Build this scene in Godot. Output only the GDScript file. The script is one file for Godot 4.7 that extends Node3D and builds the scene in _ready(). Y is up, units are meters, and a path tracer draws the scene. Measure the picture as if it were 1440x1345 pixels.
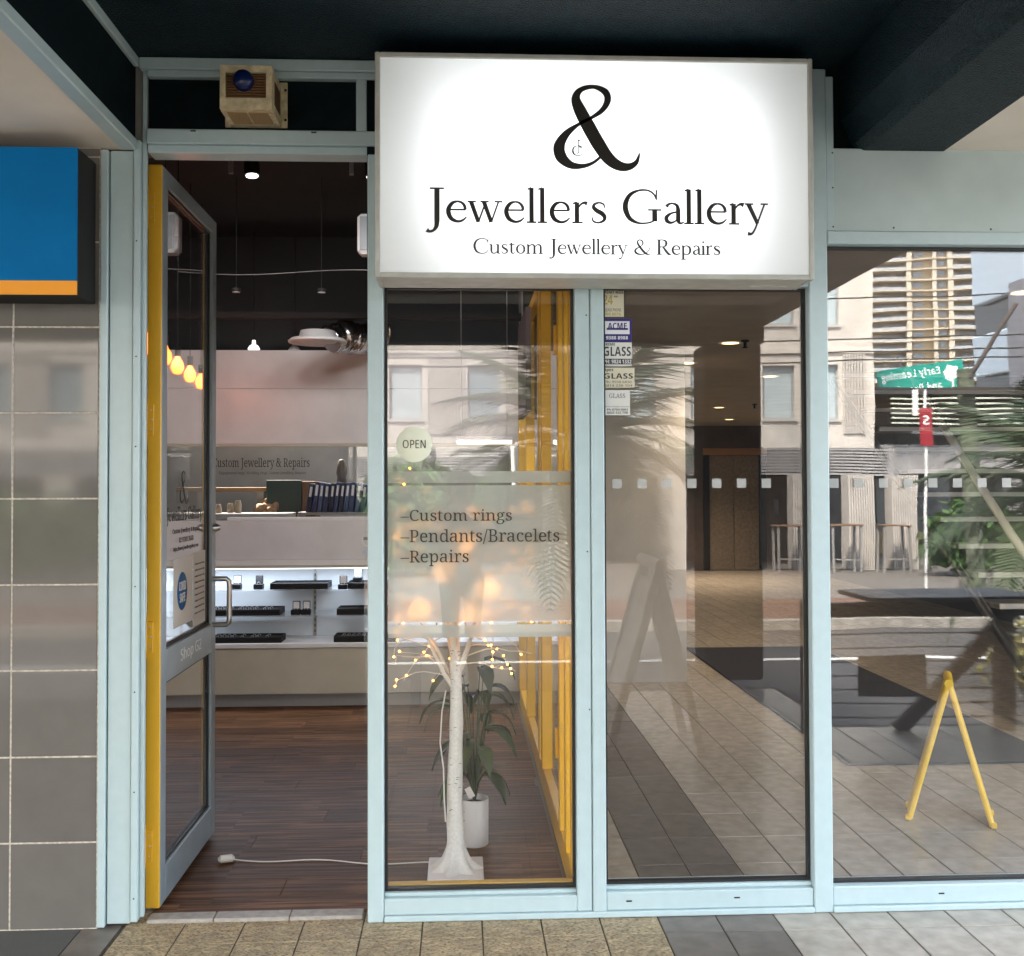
extends Node3D
# A jeweller's shopfront under a street canopy: the shop, the lift lobby beside it, and the street that the glass mirrors.

var taken := {}
var noise_cache := {}
var rng := RandomNumberGenerator.new()

# ---------- materials ----------
func noise_image(sd: int, freq: float, lo: float, hi: float, stretch := Vector2.ONE) -> ImageTexture:
	var key := "%d_%f_%f_%f_%s" % [sd, freq, lo, hi, stretch]
	if noise_cache.has(key):
		return noise_cache[key]
	var n := FastNoiseLite.new()
	n.seed = sd
	n.frequency = freq
	n.fractal_octaves = 4
	var base := n.get_seamless_image(256, 256)
	var im := Image.create(256, 256, false, Image.FORMAT_RGB8)
	for y in 256:
		for x in 256:
			var v := base.get_pixel(int(x * stretch.x) % 256, int(y * stretch.y) % 256).r
			var g := lo + (hi - lo) * v
			im.set_pixel(x, y, Color(g, g, g))
	var t := ImageTexture.create_from_image(im)
	noise_cache[key] = t
	return t

func fleck_image(sd: int) -> ImageTexture:
	# worn embossed paving: short slanting dark flecks on a lighter ground
	var n := FastNoiseLite.new()
	n.seed = sd
	n.frequency = 0.05
	n.fractal_octaves = 3
	var base := n.get_seamless_image(512, 512)
	var soft := noise_image(sd + 40, 0.02, 0.0, 1.0).get_image()
	var im := Image.create(512, 512, false, Image.FORMAT_RGB8)
	for y in 512:
		for x in 512:
			var v := base.get_pixel((x + y) % 512, (y * 2 - x + 1024) % 512).r
			var g := 1.0 - 0.30 * smoothstep(0.55, 0.70, v)
			g *= 0.82 + 0.18 * soft.get_pixel(x / 2, y / 2).r
			im.set_pixel(x, y, Color(g, g * 0.985, g * 0.95))
	return ImageTexture.create_from_image(im)

func bump_image(sd: int, freq: float, strength: float) -> ImageTexture:
	var key := "b%d_%f_%f" % [sd, freq, strength]
	if noise_cache.has(key):
		return noise_cache[key]
	var n := FastNoiseLite.new()
	n.seed = sd
	n.frequency = freq
	n.fractal_octaves = 3
	var im := n.get_seamless_image(256, 256)
	im.bump_map_to_normal_map(strength)
	var t := ImageTexture.create_from_image(im)
	noise_cache[key] = t
	return t

func mk(r: float, g: float, b: float, rough := 0.6, metal := 0.0) -> StandardMaterial3D:
	var m := StandardMaterial3D.new()
	m.albedo_color = Color(r, g, b).linear_to_srgb()
	m.roughness = rough
	m.metallic = metal
	return m

func grain(m: StandardMaterial3D, sd: int, freq: float, lo: float, hi: float, scale: float, stretch := Vector2.ONE) -> StandardMaterial3D:
	m.albedo_texture = noise_image(sd, freq, lo, hi, stretch)
	m.uv1_triplanar = true
	m.uv1_world_triplanar = true
	m.uv1_scale = Vector3(scale, scale, scale)
	return m

func relief(m: StandardMaterial3D, sd: int, freq: float, strength: float, scale: float, amount: float) -> StandardMaterial3D:
	m.normal_enabled = true
	m.normal_texture = bump_image(sd, freq, strength)
	m.normal_scale = amount
	m.uv1_triplanar = true
	m.uv1_world_triplanar = true
	m.uv1_scale = Vector3(scale, scale, scale)
	return m

func pane_mat(tint: float, mirror: float) -> StandardMaterial3D:
	var m := StandardMaterial3D.new()
	m.transparency = BaseMaterial3D.TRANSPARENCY_ALPHA
	m.albedo_color = Color(0.80, 0.83, 0.84, tint)
	m.roughness = 0.0
	m.metallic = mirror
	m.metallic_specular = 0.5
	return m

func glow(r: float, g: float, b: float, e: float) -> StandardMaterial3D:
	var m := mk(0.8, 0.8, 0.8, 0.5)
	m.emission_enabled = true
	m.emission = Color(r, g, b)
	m.emission_energy_multiplier = e
	return m

# ---------- shapes ----------
func begin() -> SurfaceTool:
	var st := SurfaceTool.new()
	st.begin(Mesh.PRIMITIVE_TRIANGLES)
	return st

func face(st: SurfaceTool, pts: Array, mid: Vector3) -> void:
	var n: Vector3 = (pts[1] - pts[0]).cross(pts[2] - pts[0])
	var c := Vector3.ZERO
	for p in pts:
		c += p
	c /= pts.size()
	var order := pts.duplicate()
	if n.dot(c - mid) > 0.0:      # front faces run clockwise
		order.reverse()
	for k in range(1, order.size() - 1):
		st.add_vertex(order[0]); st.add_vertex(order[k]); st.add_vertex(order[k + 1])

func box(st: SurfaceTool, c: Vector3, s: Vector3, bev := 0.0, bs := Basis()) -> void:
	st.set_smooth_group(-1)
	var h := s * 0.5
	if bev <= 0.0:
		var v := []
		for i in 8:
			v.append(c + bs * Vector3(h.x * (1 if i & 1 else -1), h.y * (1 if i & 2 else -1), h.z * (1 if i & 4 else -1)))
		for q in [[0, 1, 3, 2], [4, 5, 7, 6], [0, 1, 5, 4], [2, 3, 7, 6], [0, 2, 6, 4], [1, 3, 7, 5]]:
			face(st, [v[q[0]], v[q[1]], v[q[2]], v[q[3]]], c)
		return
	var b := minf(bev, minf(h.x, minf(h.y, h.z)) * 0.9)
	var ax := [Vector3(1, 0, 0), Vector3(0, 1, 0), Vector3(0, 0, 1)]
	for a in 3:
		var u: int = (a + 1) % 3
		var w: int = (a + 2) % 3
		for sg in [-1.0, 1.0]:
			var o: Vector3 = ax[a] * h[a] * sg
			var eu: Vector3 = ax[u] * (h[u] - b)
			var ew: Vector3 = ax[w] * (h[w] - b)
			face(st, [c + bs * (o - eu - ew), c + bs * (o + eu - ew), c + bs * (o + eu + ew), c + bs * (o - eu + ew)], c)
			for sw in [-1.0, 1.0]:     # chamfers along axis w between a and u
				var p1: Vector3 = ax[a] * h[a] * sg + ax[u] * (h[u] - b) * sw
				var p2: Vector3 = ax[a] * (h[a] - b) * sg + ax[u] * h[u] * sw
				face(st, [c + bs * (p1 - ew), c + bs * (p1 + ew), c + bs * (p2 + ew), c + bs * (p2 - ew)], c)
	for i in 8:
		var sx := 1.0 if i & 1 else -1.0
		var sy := 1.0 if i & 2 else -1.0
		var sz := 1.0 if i & 4 else -1.0
		face(st, [c + bs * Vector3(sx * h.x, sy * (h.y - b), sz * (h.z - b)), c + bs * Vector3(sx * (h.x - b), sy * h.y, sz * (h.z - b)), c + bs * Vector3(sx * (h.x - b), sy * (h.y - b), sz * h.z)], c)

func span(st: SurfaceTool, x0: float, x1: float, y0: float, y1: float, z0: float, z1: float, bev := 0.0) -> void:
	box(st, Vector3((x0 + x1) / 2, (y0 + y1) / 2, (z0 + z1) / 2), Vector3(absf(x1 - x0), absf(y1 - y0), absf(z1 - z0)), bev)

func tube(st: SurfaceTool, pts: Array, radii, sides := 8, caps := true) -> void:
	st.set_smooth_group(0)
	var rings := []
	var up := Vector3(0.31, 0.2, 0.93)
	for i in pts.size():
		var d: Vector3 = (pts[mini(i + 1, pts.size() - 1)] - pts[maxi(i - 1, 0)]).normalized()
		var a := d.cross(up)
		if a.length() < 0.05:
			a = d.cross(Vector3(1, 0, 0))
		a = a.normalized()
		up = a.cross(d).normalized()
		var r: float = radii[i] if radii is Array else radii
		var ring := []
		for k in sides:
			var t := TAU * k / sides
			ring.append(pts[i] + (a * cos(t) + up * sin(t)) * r)
		rings.append(ring)
	for i in pts.size() - 1:
		var mid: Vector3 = (pts[i] + pts[i + 1]) / 2
		for k in sides:
			var k2 := (k + 1) % sides
			face(st, [rings[i][k], rings[i][k2], rings[i + 1][k2], rings[i + 1][k]], mid)
	if caps:
		st.set_smooth_group(-1)
		var n := pts.size()
		face(st, rings[0], pts[1] if n > 1 else pts[0])
		face(st, rings[n - 1], pts[n - 2])

func lathe(st: SurfaceTool, at: Vector3, prof: Array, sides := 20, bs := Basis()) -> void:
	st.set_smooth_group(0)
	for i in prof.size() - 1:
		var p: Vector2 = prof[i]
		var q: Vector2 = prof[i + 1]
		var axis_out := Vector2(q.y - p.y, -(q.x - p.x))   # (radius, height) outward hint
		for k in sides:
			var t := TAU * k / sides
			var t2 := TAU * (k + 1) / sides
			var a := at + bs * Vector3(p.x * cos(t), p.y, p.x * sin(t))
			var b := at + bs * Vector3(p.x * cos(t2), p.y, p.x * sin(t2))
			var c := at + bs * Vector3(q.x * cos(t2), q.y, q.x * sin(t2))
			var d := at + bs * Vector3(q.x * cos(t), q.y, q.x * sin(t))
			var tm := (t + t2) / 2
			var outn := bs * Vector3(axis_out.x * cos(tm), axis_out.y, axis_out.x * sin(tm))
			var mid := (a + c) / 2 - outn.normalized() * 0.05
			if p.x < 1e-5:
				face(st, [a, c, d], mid)
			elif q.x < 1e-5:
				face(st, [a, b, d], mid)
			else:
				face(st, [a, b, c, d], mid)

func prism(st: SurfaceTool, outline: PackedVector2Array, z0: float, z1: float, xf := Transform3D()) -> void:
	# a flat outline in x and y, given thickness along z
	st.set_smooth_group(-1)
	var tri := Geometry2D.triangulate_polygon(outline)
	var zm := (z0 + z1) / 2
	for k in range(0, tri.size(), 3):
		for z in [z0, z1]:
			var a := []
			for j in 3:
				var p := outline[tri[k + j]]
				a.append(xf * Vector3(p.x, p.y, z))
			face(st, a, (a[0] + a[1] + a[2]) / 3 + xf.basis * Vector3(0, 0, zm - z))
	var ccw := not Geometry2D.is_polygon_clockwise(outline)
	for i in outline.size():
		var p := outline[i]
		var q := outline[(i + 1) % outline.size()]
		var e := (q - p).normalized()
		var outw := Vector2(e.y, -e.x) * (1.0 if ccw else -1.0)
		var m := (p + q) / 2 - outw * 0.01
		face(st, [xf * Vector3(p.x, p.y, z0), xf * Vector3(q.x, q.y, z0), xf * Vector3(q.x, q.y, z1), xf * Vector3(p.x, p.y, z1)], xf * Vector3(m.x, m.y, zm))

func glazing(called: String, m: Material, parent: Node3D, x0: float, x1: float, y0: float, y1: float, sheets: int) -> MeshInstance3D:
	# sealed glazing unit: sheets of 5 mm with air between, the outer face at -0.047
	var st := begin()
	for k in sheets:
		span(st, x0, x1, y0, y1, -0.052 - 0.013 * k, -0.047 - 0.013 * k)
	return obj(called, st, m, parent)

# ---------- nodes ----------
func numbered(called: String) -> String:
	if not taken.has(called):
		taken[called] = 0
		return called
	taken[called] += 1
	return "%s_%03d" % [called, taken[called]]

func commit(st: SurfaceTool) -> ArrayMesh:
	st.generate_normals()
	return st.commit()

func put(called: String, mesh: Mesh, m: Material, parent: Node3D, at := Vector3.ZERO) -> MeshInstance3D:
	var o := MeshInstance3D.new()
	o.name = called if parent != self else numbered(called)
	o.mesh = mesh
	o.material_override = m
	o.position = at
	o.cast_shadow = GeometryInstance3D.SHADOW_CASTING_SETTING_ON
	parent.add_child(o, true)
	return o

func obj(called: String, st: SurfaceTool, m: Material, parent: Node3D = self) -> MeshInstance3D:
	return put(called, commit(st), m, parent)

func bar(called: String, m: Material, parent: Node3D, x0: float, x1: float, y0: float, y1: float, z0: float, z1: float, bev := 0.0) -> MeshInstance3D:
	var st := begin()
	span(st, x0, x1, y0, y1, z0, z1, bev)
	return obj(called, st, m, parent)

func tag(o: Node, label: String, category: String, group := "") -> void:
	o.set_meta("label", label)
	o.set_meta("category", category)
	if group != "":
		o.set_meta("group", group)

func thing(called: String, label: String, category: String, group := "", at := Vector3.ZERO) -> Node3D:
	var o := Node3D.new()
	o.name = numbered(called)
	o.position = at
	add_child(o)
	tag(o, label, category, group)
	return o

func struct(called: String, m: Material, x0: float, x1: float, y0: float, y1: float, z0: float, z1: float) -> MeshInstance3D:
	var o := bar(called, m, self, x0, x1, y0, y1, z0, z1)
	o.set_meta("kind", "structure")
	return o

func text(s: String, m: Material, parent: Node3D, x0: float, x1: float, y0: float, y1: float, z: float, style := "sans", deep := 0.002, called := "lettering") -> MeshInstance3D:
	# lettering whose inked area fills the given rectangle
	var f := SystemFont.new()
	f.font_names = PackedStringArray(["Droid Serif" if style.begins_with("serif") else "Droid Sans"])
	f.font_weight = 700 if style.ends_with("bold") else 400
	var t := TextMesh.new()
	t.text = s
	t.font = f
	t.font_size = 48
	t.pixel_size = 0.01
	t.depth = deep
	t.curve_step = 1.5
	var bb := t.get_aabb()
	var o := MeshInstance3D.new()
	o.name = called
	o.mesh = t
	o.material_override = m
	var sx := (x1 - x0) / maxf(bb.size.x, 0.001)
	var sy := (y1 - y0) / maxf(bb.size.y, 0.001)
	o.scale = Vector3(sx, sy, 1)
	o.position = Vector3(x0 - bb.position.x * sx, y0 - bb.position.y * sy, z)
	parent.add_child(o, true)
	return o

func spot(at: Vector3, towards: Vector3, e: float, angle: float, col: Color, parent: Node3D, size := 0.03) -> void:
	var l := SpotLight3D.new()
	l.name = "spot_light"
	l.light_energy = e
	l.spot_angle = angle
	l.spot_range = 12.0
	l.spot_attenuation = 2.0
	l.light_color = col
	l.light_size = size
	l.shadow_enabled = true
	parent.add_child(l, true)
	var up := Vector3(0, 0, 1) if absf(towards.normalized().y) > 0.9 else Vector3.UP
	l.look_at_from_position(at, at + towards, up)

func omni(at: Vector3, e: float, col: Color, parent: Node3D, size := 0.03) -> void:
	var l := OmniLight3D.new()
	l.name = "omni_light"
	l.light_energy = e
	l.omni_range = 12.0
	l.omni_attenuation = 2.0
	l.light_color = col
	l.light_size = size
	l.shadow_enabled = true
	l.position = at
	parent.add_child(l, true)

func area(at: Vector3, bs: Basis, w: float, h: float, e: float, col: Color, parent: Node3D) -> void:
	var l := AreaLight3D.new()
	l.name = "area_light"
	l.area_size = Vector2(w, h)
	l.light_energy = e
	l.area_range = 12.0
	l.light_color = col
	l.shadow_enabled = true
	l.transform = Transform3D(bs, at)
	parent.add_child(l, true)

# ---------- palette ----------
var M := {}
func palette() -> void:
	M.frame = relief(grain(mk(0.44, 0.555, 0.575, 0.32), 3, 0.02, 0.97, 1.0, 0.9), 5, 0.05, 2.0, 3.0, 0.02)
	M.frame_dark = mk(0.03, 0.035, 0.035, 0.5)
	M.gasket = mk(0.012, 0.012, 0.012, 0.5)
	M.teal = relief(grain(mk(0.007, 0.024, 0.034, 0.42), 8, 0.02, 0.6, 1.0, 0.8), 9, 0.12, 8.0, 4.0, 0.9)
	M.teal.metallic_specular = 0.28
	M.fascia_dark = grain(mk(0.004, 0.011, 0.014, 0.6), 8, 0.03, 0.7, 1.0, 1.2)
	M.fascia_dark.metallic_specular = 0.22
	M.soffit = grain(mk(0.84, 0.77, 0.66, 0.7), 11, 0.012, 0.9, 1.0, 0.5)
	M.yellow = mk(0.72, 0.40, 0.025, 0.35)
	M.wall_tile = grain(mk(0.155, 0.144, 0.130, 0.05), 13, 0.03, 0.95, 1.0, 0.9)
	M.wall_tile_b = grain(mk(0.147, 0.137, 0.124, 0.06), 17, 0.03, 0.95, 1.0, 0.9)
	M.grout = grain(mk(0.72, 0.66, 0.56, 0.9), 15, 0.1, 0.7, 1.0, 2.0)
	M.grout_dark = grain(mk(0.11, 0.09, 0.07, 0.9), 15, 0.1, 0.6, 1.0, 2.0)
	M.tan = []
	M.cream = []
	M.dark = []
	for k in 3:
		var f := 1.0 - 0.05 * k
		var tn := relief(mk(0.50 * f, 0.405 * f, 0.265 * f, 0.6), 25, 0.06, 9.0, 1.2, 0.4)
		tn.albedo_texture = fleck_image(20 + k)
		tn.uv1_scale = Vector3(1.7, 1.7, 1.7)
		M.tan.append(tn)
		M.cream.append(grain(mk(0.47 * f, 0.42 * f, 0.35 * f, 0.25), 30 + k, 0.03, 0.84, 1.0, 1.3))
		M.dark.append(grain(mk(0.20 * f, 0.172 * f, 0.145 * f, 0.4), 35 + k, 0.03, 0.8, 1.0, 1.3))
	M.paver = relief(grain(mk(0.15, 0.15, 0.14, 0.85), 39, 0.2, 0.6, 1.0, 3.0), 41, 0.2, 6.0, 5.0, 0.6)
	M.threshold = grain(mk(0.42, 0.39, 0.35, 0.5), 42, 0.05, 0.8, 1.0, 2.0)
	M.wood = []
	for k in 4:
		var w := mk(0.160 + 0.027 * k, 0.080 + 0.014 * k, 0.042 + 0.007 * k, 0.45)
		w.metallic_specular = 0.2
		w.albedo_texture = wood_image(50 + k)
		w.uv1_triplanar = true
		w.uv1_world_triplanar = true
		w.uv1_scale = Vector3(1.1, 1.1, 1.1)
		w.uv1_offset = Vector3(0.37 * k, 0.0, 0.23 * k)
		M.wood.append(w)
	M.wood_gap = mk(0.16, 0.13, 0.10, 0.8)
	M.black = mk(0.006, 0.006, 0.006, 0.7)
	M.black_soft = mk(0.02, 0.018, 0.018, 0.9)
	M.white = grain(mk(0.78, 0.77, 0.76, 0.45), 60, 0.02, 0.94, 1.0, 0.8)
	M.cabinet = grain(mk(0.68, 0.67, 0.67, 0.3), 61, 0.02, 0.95, 1.0, 0.8)
	M.drawer = grain(mk(0.52, 0.48, 0.38, 0.4), 62, 0.02, 0.95, 1.0, 0.8)
	M.kick = mk(0.25, 0.24, 0.23, 0.4)
	M.steel = mk(0.55, 0.55, 0.54, 0.28, 1.0)
	M.alum = grain(mk(0.56, 0.56, 0.51, 0.4), 63, 0.03, 0.88, 1.0, 1.5)
	M.ink = mk(0.02, 0.017, 0.014, 0.5)
	M.shop_glass = pane_mat(0.004, 0.0)
	M.lobby_glass = relief(pane_mat(0.004, 0.0), 77, 0.006, 6.0, 0.35, 0.003)
	M.wavy_glass = relief(pane_mat(0.004, 0.0), 78, 0.008, 6.0, 0.5, 0.006)
	M.clear = pane_mat(0.004, 0.0)
	M.concrete = grain(mk(0.33, 0.31, 0.28, 0.85), 64, 0.03, 0.75, 1.0, 0.6)
	M.asphalt = relief(grain(mk(0.055, 0.056, 0.06, 0.8), 65, 0.2, 0.7, 1.0, 1.2), 66, 0.3, 6.0, 2.0, 0.5)
	M.paving_far = grain(mk(0.17, 0.155, 0.14, 0.85), 103, 0.05, 0.7, 1.0, 0.4)
	M.line = grain(mk(0.75, 0.75, 0.72, 0.6), 67, 0.1, 0.75, 1.0, 1.0)
	M.brickpave = grain(mk(0.19, 0.095, 0.065, 0.85), 68, 0.08, 0.6, 1.0, 1.0)
	M.grass = mk(0.07, 0.12, 0.035, 0.9)
	M.render = grain(mk(0.66, 0.61, 0.55, 0.8), 69, 0.02, 0.88, 1.0, 0.2)
	M.render_flute = grain(mk(0.55, 0.51, 0.47, 0.8), 70, 0.02, 0.9, 1.0, 0.2)
	M.grey_clad = grain(mk(0.36, 0.35, 0.35, 0.6), 71, 0.02, 0.85, 1.0, 0.3)
	M.dark_metal = grain(mk(0.018, 0.018, 0.02, 0.4), 72, 0.05, 0.6, 1.0, 1.0)
	M.win_frame = mk(0.30, 0.33, 0.35, 0.5)
	M.blind = mk(0.42, 0.50, 0.53, 0.5)

func wood_image(sd: int) -> ImageTexture:
	var n := FastNoiseLite.new()
	n.seed = sd
	n.frequency = 0.012
	n.fractal_octaves = 5
	var base := n.get_seamless_image(512, 512)
	var n2 := FastNoiseLite.new()
	n2.seed = sd + 9
	n2.frequency = 0.004
	var wide := n2.get_seamless_image(512, 512)
	var im := Image.create(512, 512, false, Image.FORMAT_RGB8)
	for y in 512:
		for x in 512:
			var v := base.get_pixel((x / 4 + int(wide.get_pixel(x, y).r * 30)) % 512, (y * 5) % 512).r
			var g := 0.45 + 0.75 * v * (0.75 + 0.4 * wide.get_pixel(x, y).r)
			g = clampf(g, 0.0, 1.0)
			im.set_pixel(x, y, Color(g, g * (0.92 + 0.08 * v), g * (0.85 + 0.13 * v)))
	return ImageTexture.create_from_image(im)


func _ready() -> void:
	rng.seed = 20240611
	# camera
	var cam := Camera3D.new()
	cam.name = "camera"
	cam.near = 0.05
	cam.far = 900.0
	cam.projection = Camera3D.PROJECTION_FRUSTUM
	cam.size = 0.05 * 1345.0 / 1500.0
	cam.frustum_offset = Vector2(0.0, -0.05 * 21.5 / 1500.0)
	cam.position = Vector3(0.0, 1.5, 3.72)
	cam.rotation = Vector3(0.0219, -0.0475, -0.00325)
	add_child(cam)
	# sky and exposure
	var env := Environment.new()
	env.background_mode = Environment.BG_SKY
	var sm := ProceduralSkyMaterial.new()
	sm.sky_top_color = Color(0.69, 0.73, 0.79)
	sm.sky_horizon_color = Color(0.85, 0.88, 0.91)
	sm.sky_curve = 0.2
	sm.ground_bottom_color = Color(0.3, 0.3, 0.3)
	sm.ground_horizon_color = Color(0.6, 0.6, 0.6)
	var sky := Sky.new()
	sky.sky_material = sm
	env.sky = sky
	env.background_energy_multiplier = 1.0
	env.tonemap_mode = Environment.TONE_MAPPER_LINEAR
	env.tonemap_exposure = 13.5
	env.sdfgi_enabled = true
	env.ssao_enabled = true
	env.ssil_enabled = true
	var we := WorldEnvironment.new()
	we.environment = env
	add_child(we)
	# a veiled sun high behind the shop
	var sun := DirectionalLight3D.new()
	sun.name = "sun"
	sun.light_energy = 1.0
	sun.light_color = Color(1.0, 0.96, 0.9)
	sun.light_angular_distance = 14.0
	sun.shadow_enabled = true
	add_child(sun)
	sun.look_at_from_position(Vector3.ZERO, Vector3(0.35, -1.0, 0.62))

	palette()
	building()
	ground()
	shopfront()
	light_box()
	shop_door()
	street_side_things()
	shop_inside()
	window_things()
	lobby()
	near_street()
	far_street()
	people()

# ---------- the building that holds the shop ----------
func building() -> void:
	struct("wall_upper", M.concrete, -9, 9, 3.3, 4.4, -0.2, -0.02)
	struct("wall_bulkhead", M.fascia_dark, -1.1, 1.31, 2.986, 3.3, -0.2, -0.02)
	struct("wall_bulkhead_right", M.concrete, 1.74, 9, 2.70, 3.3, -0.2, -0.03)
	struct("wall_bulkhead_beam", M.fascia_dark, 1.31, 1.74, 2.70, 3.3, -0.2, -0.03)
	struct("wall_bulkhead_left", M.concrete, -9, -1.1, 2.70, 3.3, -0.2, -0.03)
	struct("wall_right", M.concrete, 4.4, 9, -0.6, 2.70, -0.2, -0.02)
	# tall dark bay over the entrance
	struct("ceiling", M.teal, -1.13, 1.36, 2.99, 3.3, -0.02, 4.3)
	var fas := thing("bay_fascia", "dark teal upstand with grey edge trims between entrance ceiling and cream soffit", "fascia")
	bar("board", M.fascia_dark, fas, -1.16, -1.13, 2.705, 2.99, -0.02, 4.3)
	bar("bottom_trim", M.frame, fas, -1.172, -1.118, 2.665, 2.705, 0.001, 4.3, 0.004)
	bar("top_trim", M.frame, fas, -1.13, -1.112, 2.955, 2.989, 0.001, 4.3, 0.003)
	struct("soffit", M.soffit, -9, -1.16, 2.672, 2.70, -0.02, 4.3)
	struct("canopy_slab", M.concrete, -9, 2.34, 3.3, 3.5, -0.02, 4.5)
	var bm := begin()
	# beam with a worn chamfer on its near lower edge
	prism(bm, PackedVector2Array([Vector2(1.36, 3.3), Vector2(1.36, 2.80), Vector2(1.40, 2.715), Vector2(1.44, 2.695), Vector2(1.73, 2.695), Vector2(1.73, 3.3)]), -0.012, 4.3)
	tag(obj("ceiling_beam", bm, M.teal), "dark teal rough rendered beam running out from the shopfront above the right window", "beam")
	struct("soffit_right", M.soffit, 1.73, 8, 2.70, 2.73, -0.02, 1.4)
	struct("canopy_slab_right", M.concrete, 1.73, 8, 2.73, 3.3, -0.02, 1.4)
	struct("soffit_outer", M.teal, 1.73, 2.34, 2.73, 3.3, 1.4, 4.3)
	struct("canopy_front", M.teal, -9, 2.34, 2.60, 3.5, 4.3, 4.5)
	var col := begin()
	span(col, 1.87, 2.32, 0.0, 2.60, 4.31, 4.7, 0.02)
	tag(obj("canopy_column", col, M.teal), "dark square column holding up the outer corner of the canopy", "column")

func tile_field(parent: Node3D, meshes: Array, mats_of: Callable, x0: float, x1: float, z0: float, z1: float, y: float, most: int, called: String) -> void:
	# single tiles nearest the glass first, the rest joined
	var spots := []
	var kx0 := int(floor((x0 - 0.678) / 0.2035))
	var kx1 := int(ceil((x1 - 0.678) / 0.2035))
	var kz0 := int(floor((z0 - 0.14) / 0.32))
	var kz1 := int(ceil((z1 - 0.14) / 0.32))
	for kz in range(kz0, kz1):
		for kx in range(kx0, kx1):
			var a := Vector2(0.678 + kx * 0.2035, 0.14 + kz * 0.32)
			if a.x < x0 - 0.03 or a.x + 0.2035 > x1 + 0.03 or a.y < z0 - 0.03 or a.y + 0.32 > z1 + 0.03:
				continue
			spots.append([absf(a.y + 0.16) + 0.25 * absf(a.x - 0.5), a])
	spots.sort_custom(func(p, q): return p[0] < q[0])
	var rest := {}
	for i in spots.size():
		var a: Vector2 = spots[i][1]
		var m: Material = mats_of.call(a.x + 0.1, rng.randi_range(0, 2))
		var at := Vector3(a.x + 0.10175, y - 0.004 + rng.randf_range(-0.0006, 0.0006), a.y + 0.16)
		if i < most:
			put(called, meshes[rng.randi_range(0, meshes.size() - 1)], m, parent, at)
		else:
			if not rest.has(m):
				rest[m] = begin()
			box(rest[m], at, Vector3(0.1985, 0.008, 0.315))
	for m in rest:
		var o := obj("far_" + called + "s", rest[m], m, parent)
		o.set_meta("kind", "stuff")

func ground() -> void:
	var mesh_a := begin()
	box(mesh_a, Vector3.ZERO, Vector3(0.1985, 0.008, 0.315), 0.0015)
	var tile := commit(mesh_a)
	var pv := struct("pavement", M.grout_dark, -9, 2.34, -0.62, -0.003, -0.03, 4.05)
	var pv2 := struct("pavement_side", M.grout_dark, 2.34, 9, -0.62, -0.003, -0.03, 2.75)
	tile_field(pv, [tile], func(x: float, k: int): return M.dark[k] if x < -1.10 else (M.tan[k] if x < 0.67 else (M.dark[k] if x < 1.08 else M.cream[k])), -1.17, 2.34, -0.19, 4.06, 0.0, 230, "paving_tile")
	tile_field(pv2, [tile], func(_x: float, k: int): return M.cream[k], 2.30, 5.4, -0.19, 2.75, 0.0, 60, "paving_tile")
	bar("concrete_paver", M.paver, pv, -3.0, -1.295, -0.01, 0.0, 0.0, 2.0)
	bar("dark_border_tile", M.dark[1], pv, -1.29, -1.165, -0.01, 0.0005, -0.02, 0.62)
	struct("road", M.asphalt, -60, 90, -0.70, -0.60, 4.05, 11.5)
	struct("road_line", M.line, -60, 90, -0.6, -0.595, 8.85, 8.99)
	struct("kerb", M.concrete, -60, 90, -0.66, -0.46, 11.5, 11.75)
	struct("footpath", M.brickpave, -60, 90, -0.62, -0.47, 11.75, 14.5)
	struct("verge", M.paving_far, -60, 90, -0.62, -0.465, 14.5, 34)
	struct("ground", M.concrete, -420, 420, -0.9, -0.72, -300, 420)
	# shop floor: dark planks laid side by side
	var fl := struct("floor_shop", M.wood_gap, -2.62, 0.42, -0.12, -0.0065, -5.7, -0.03)
	var z := -0.105
	var row := 0
	while z > -3.7:
		var w := 0.172
		var x := -2.6 - fmod(row * 0.47, 1.2)
		while x < 0.38:
			var a := maxf(x, -2.6)
			var b := minf(x + 1.2, 0.385)
			if b - a > 0.05:
				bar("plank", M.wood[rng.randi_range(0, 3)], fl, a + 0.0012, b - 0.0012, -0.016, -0.004, z - w + 0.0012, z - 0.0012, 0.001)
			x += 1.2
		z -= w
		row += 1
	var th := thing("door_threshold", "strip of pale stone pieces across the shop doorway", "threshold")
	for e in [[-1.085, -0.86], [-0.857, -0.60], [-0.597, -0.345]]:
		bar("stone_piece", M.threshold, th, e[0], e[1], -0.006, 0.012, -0.10, -0.035, 0.003)
	bar("timber_nosing", M.wood[3], th, -1.085, -0.33, -0.003, 0.006, -0.19, -0.1005, 0.002)
	# lobby floor
	var lf := struct("floor_lobby", M.grout_dark, 0.42, 8.0, -0.12, -0.003, -15.2, -0.03)
	tile_field(lf, [tile], func(x: float, k: int): return M.cream[k] if x < 0.67 or x > 1.08 else M.dark[k], 0.47, 6.0, -14.95, -0.16, 0.0, 295, "floor_tile")
	var mat := bar("entrance_mat", grain(mk(0.02, 0.02, 0.035, 0.95), 90, 0.3, 0.5, 1.0, 3.0), self, 2.05, 3.25, 0.0045, 0.016, -6.0, -1.9, 0.003)
	tag(mat, "dark navy floor mat lying on the pale lobby tiles", "mat")

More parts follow.
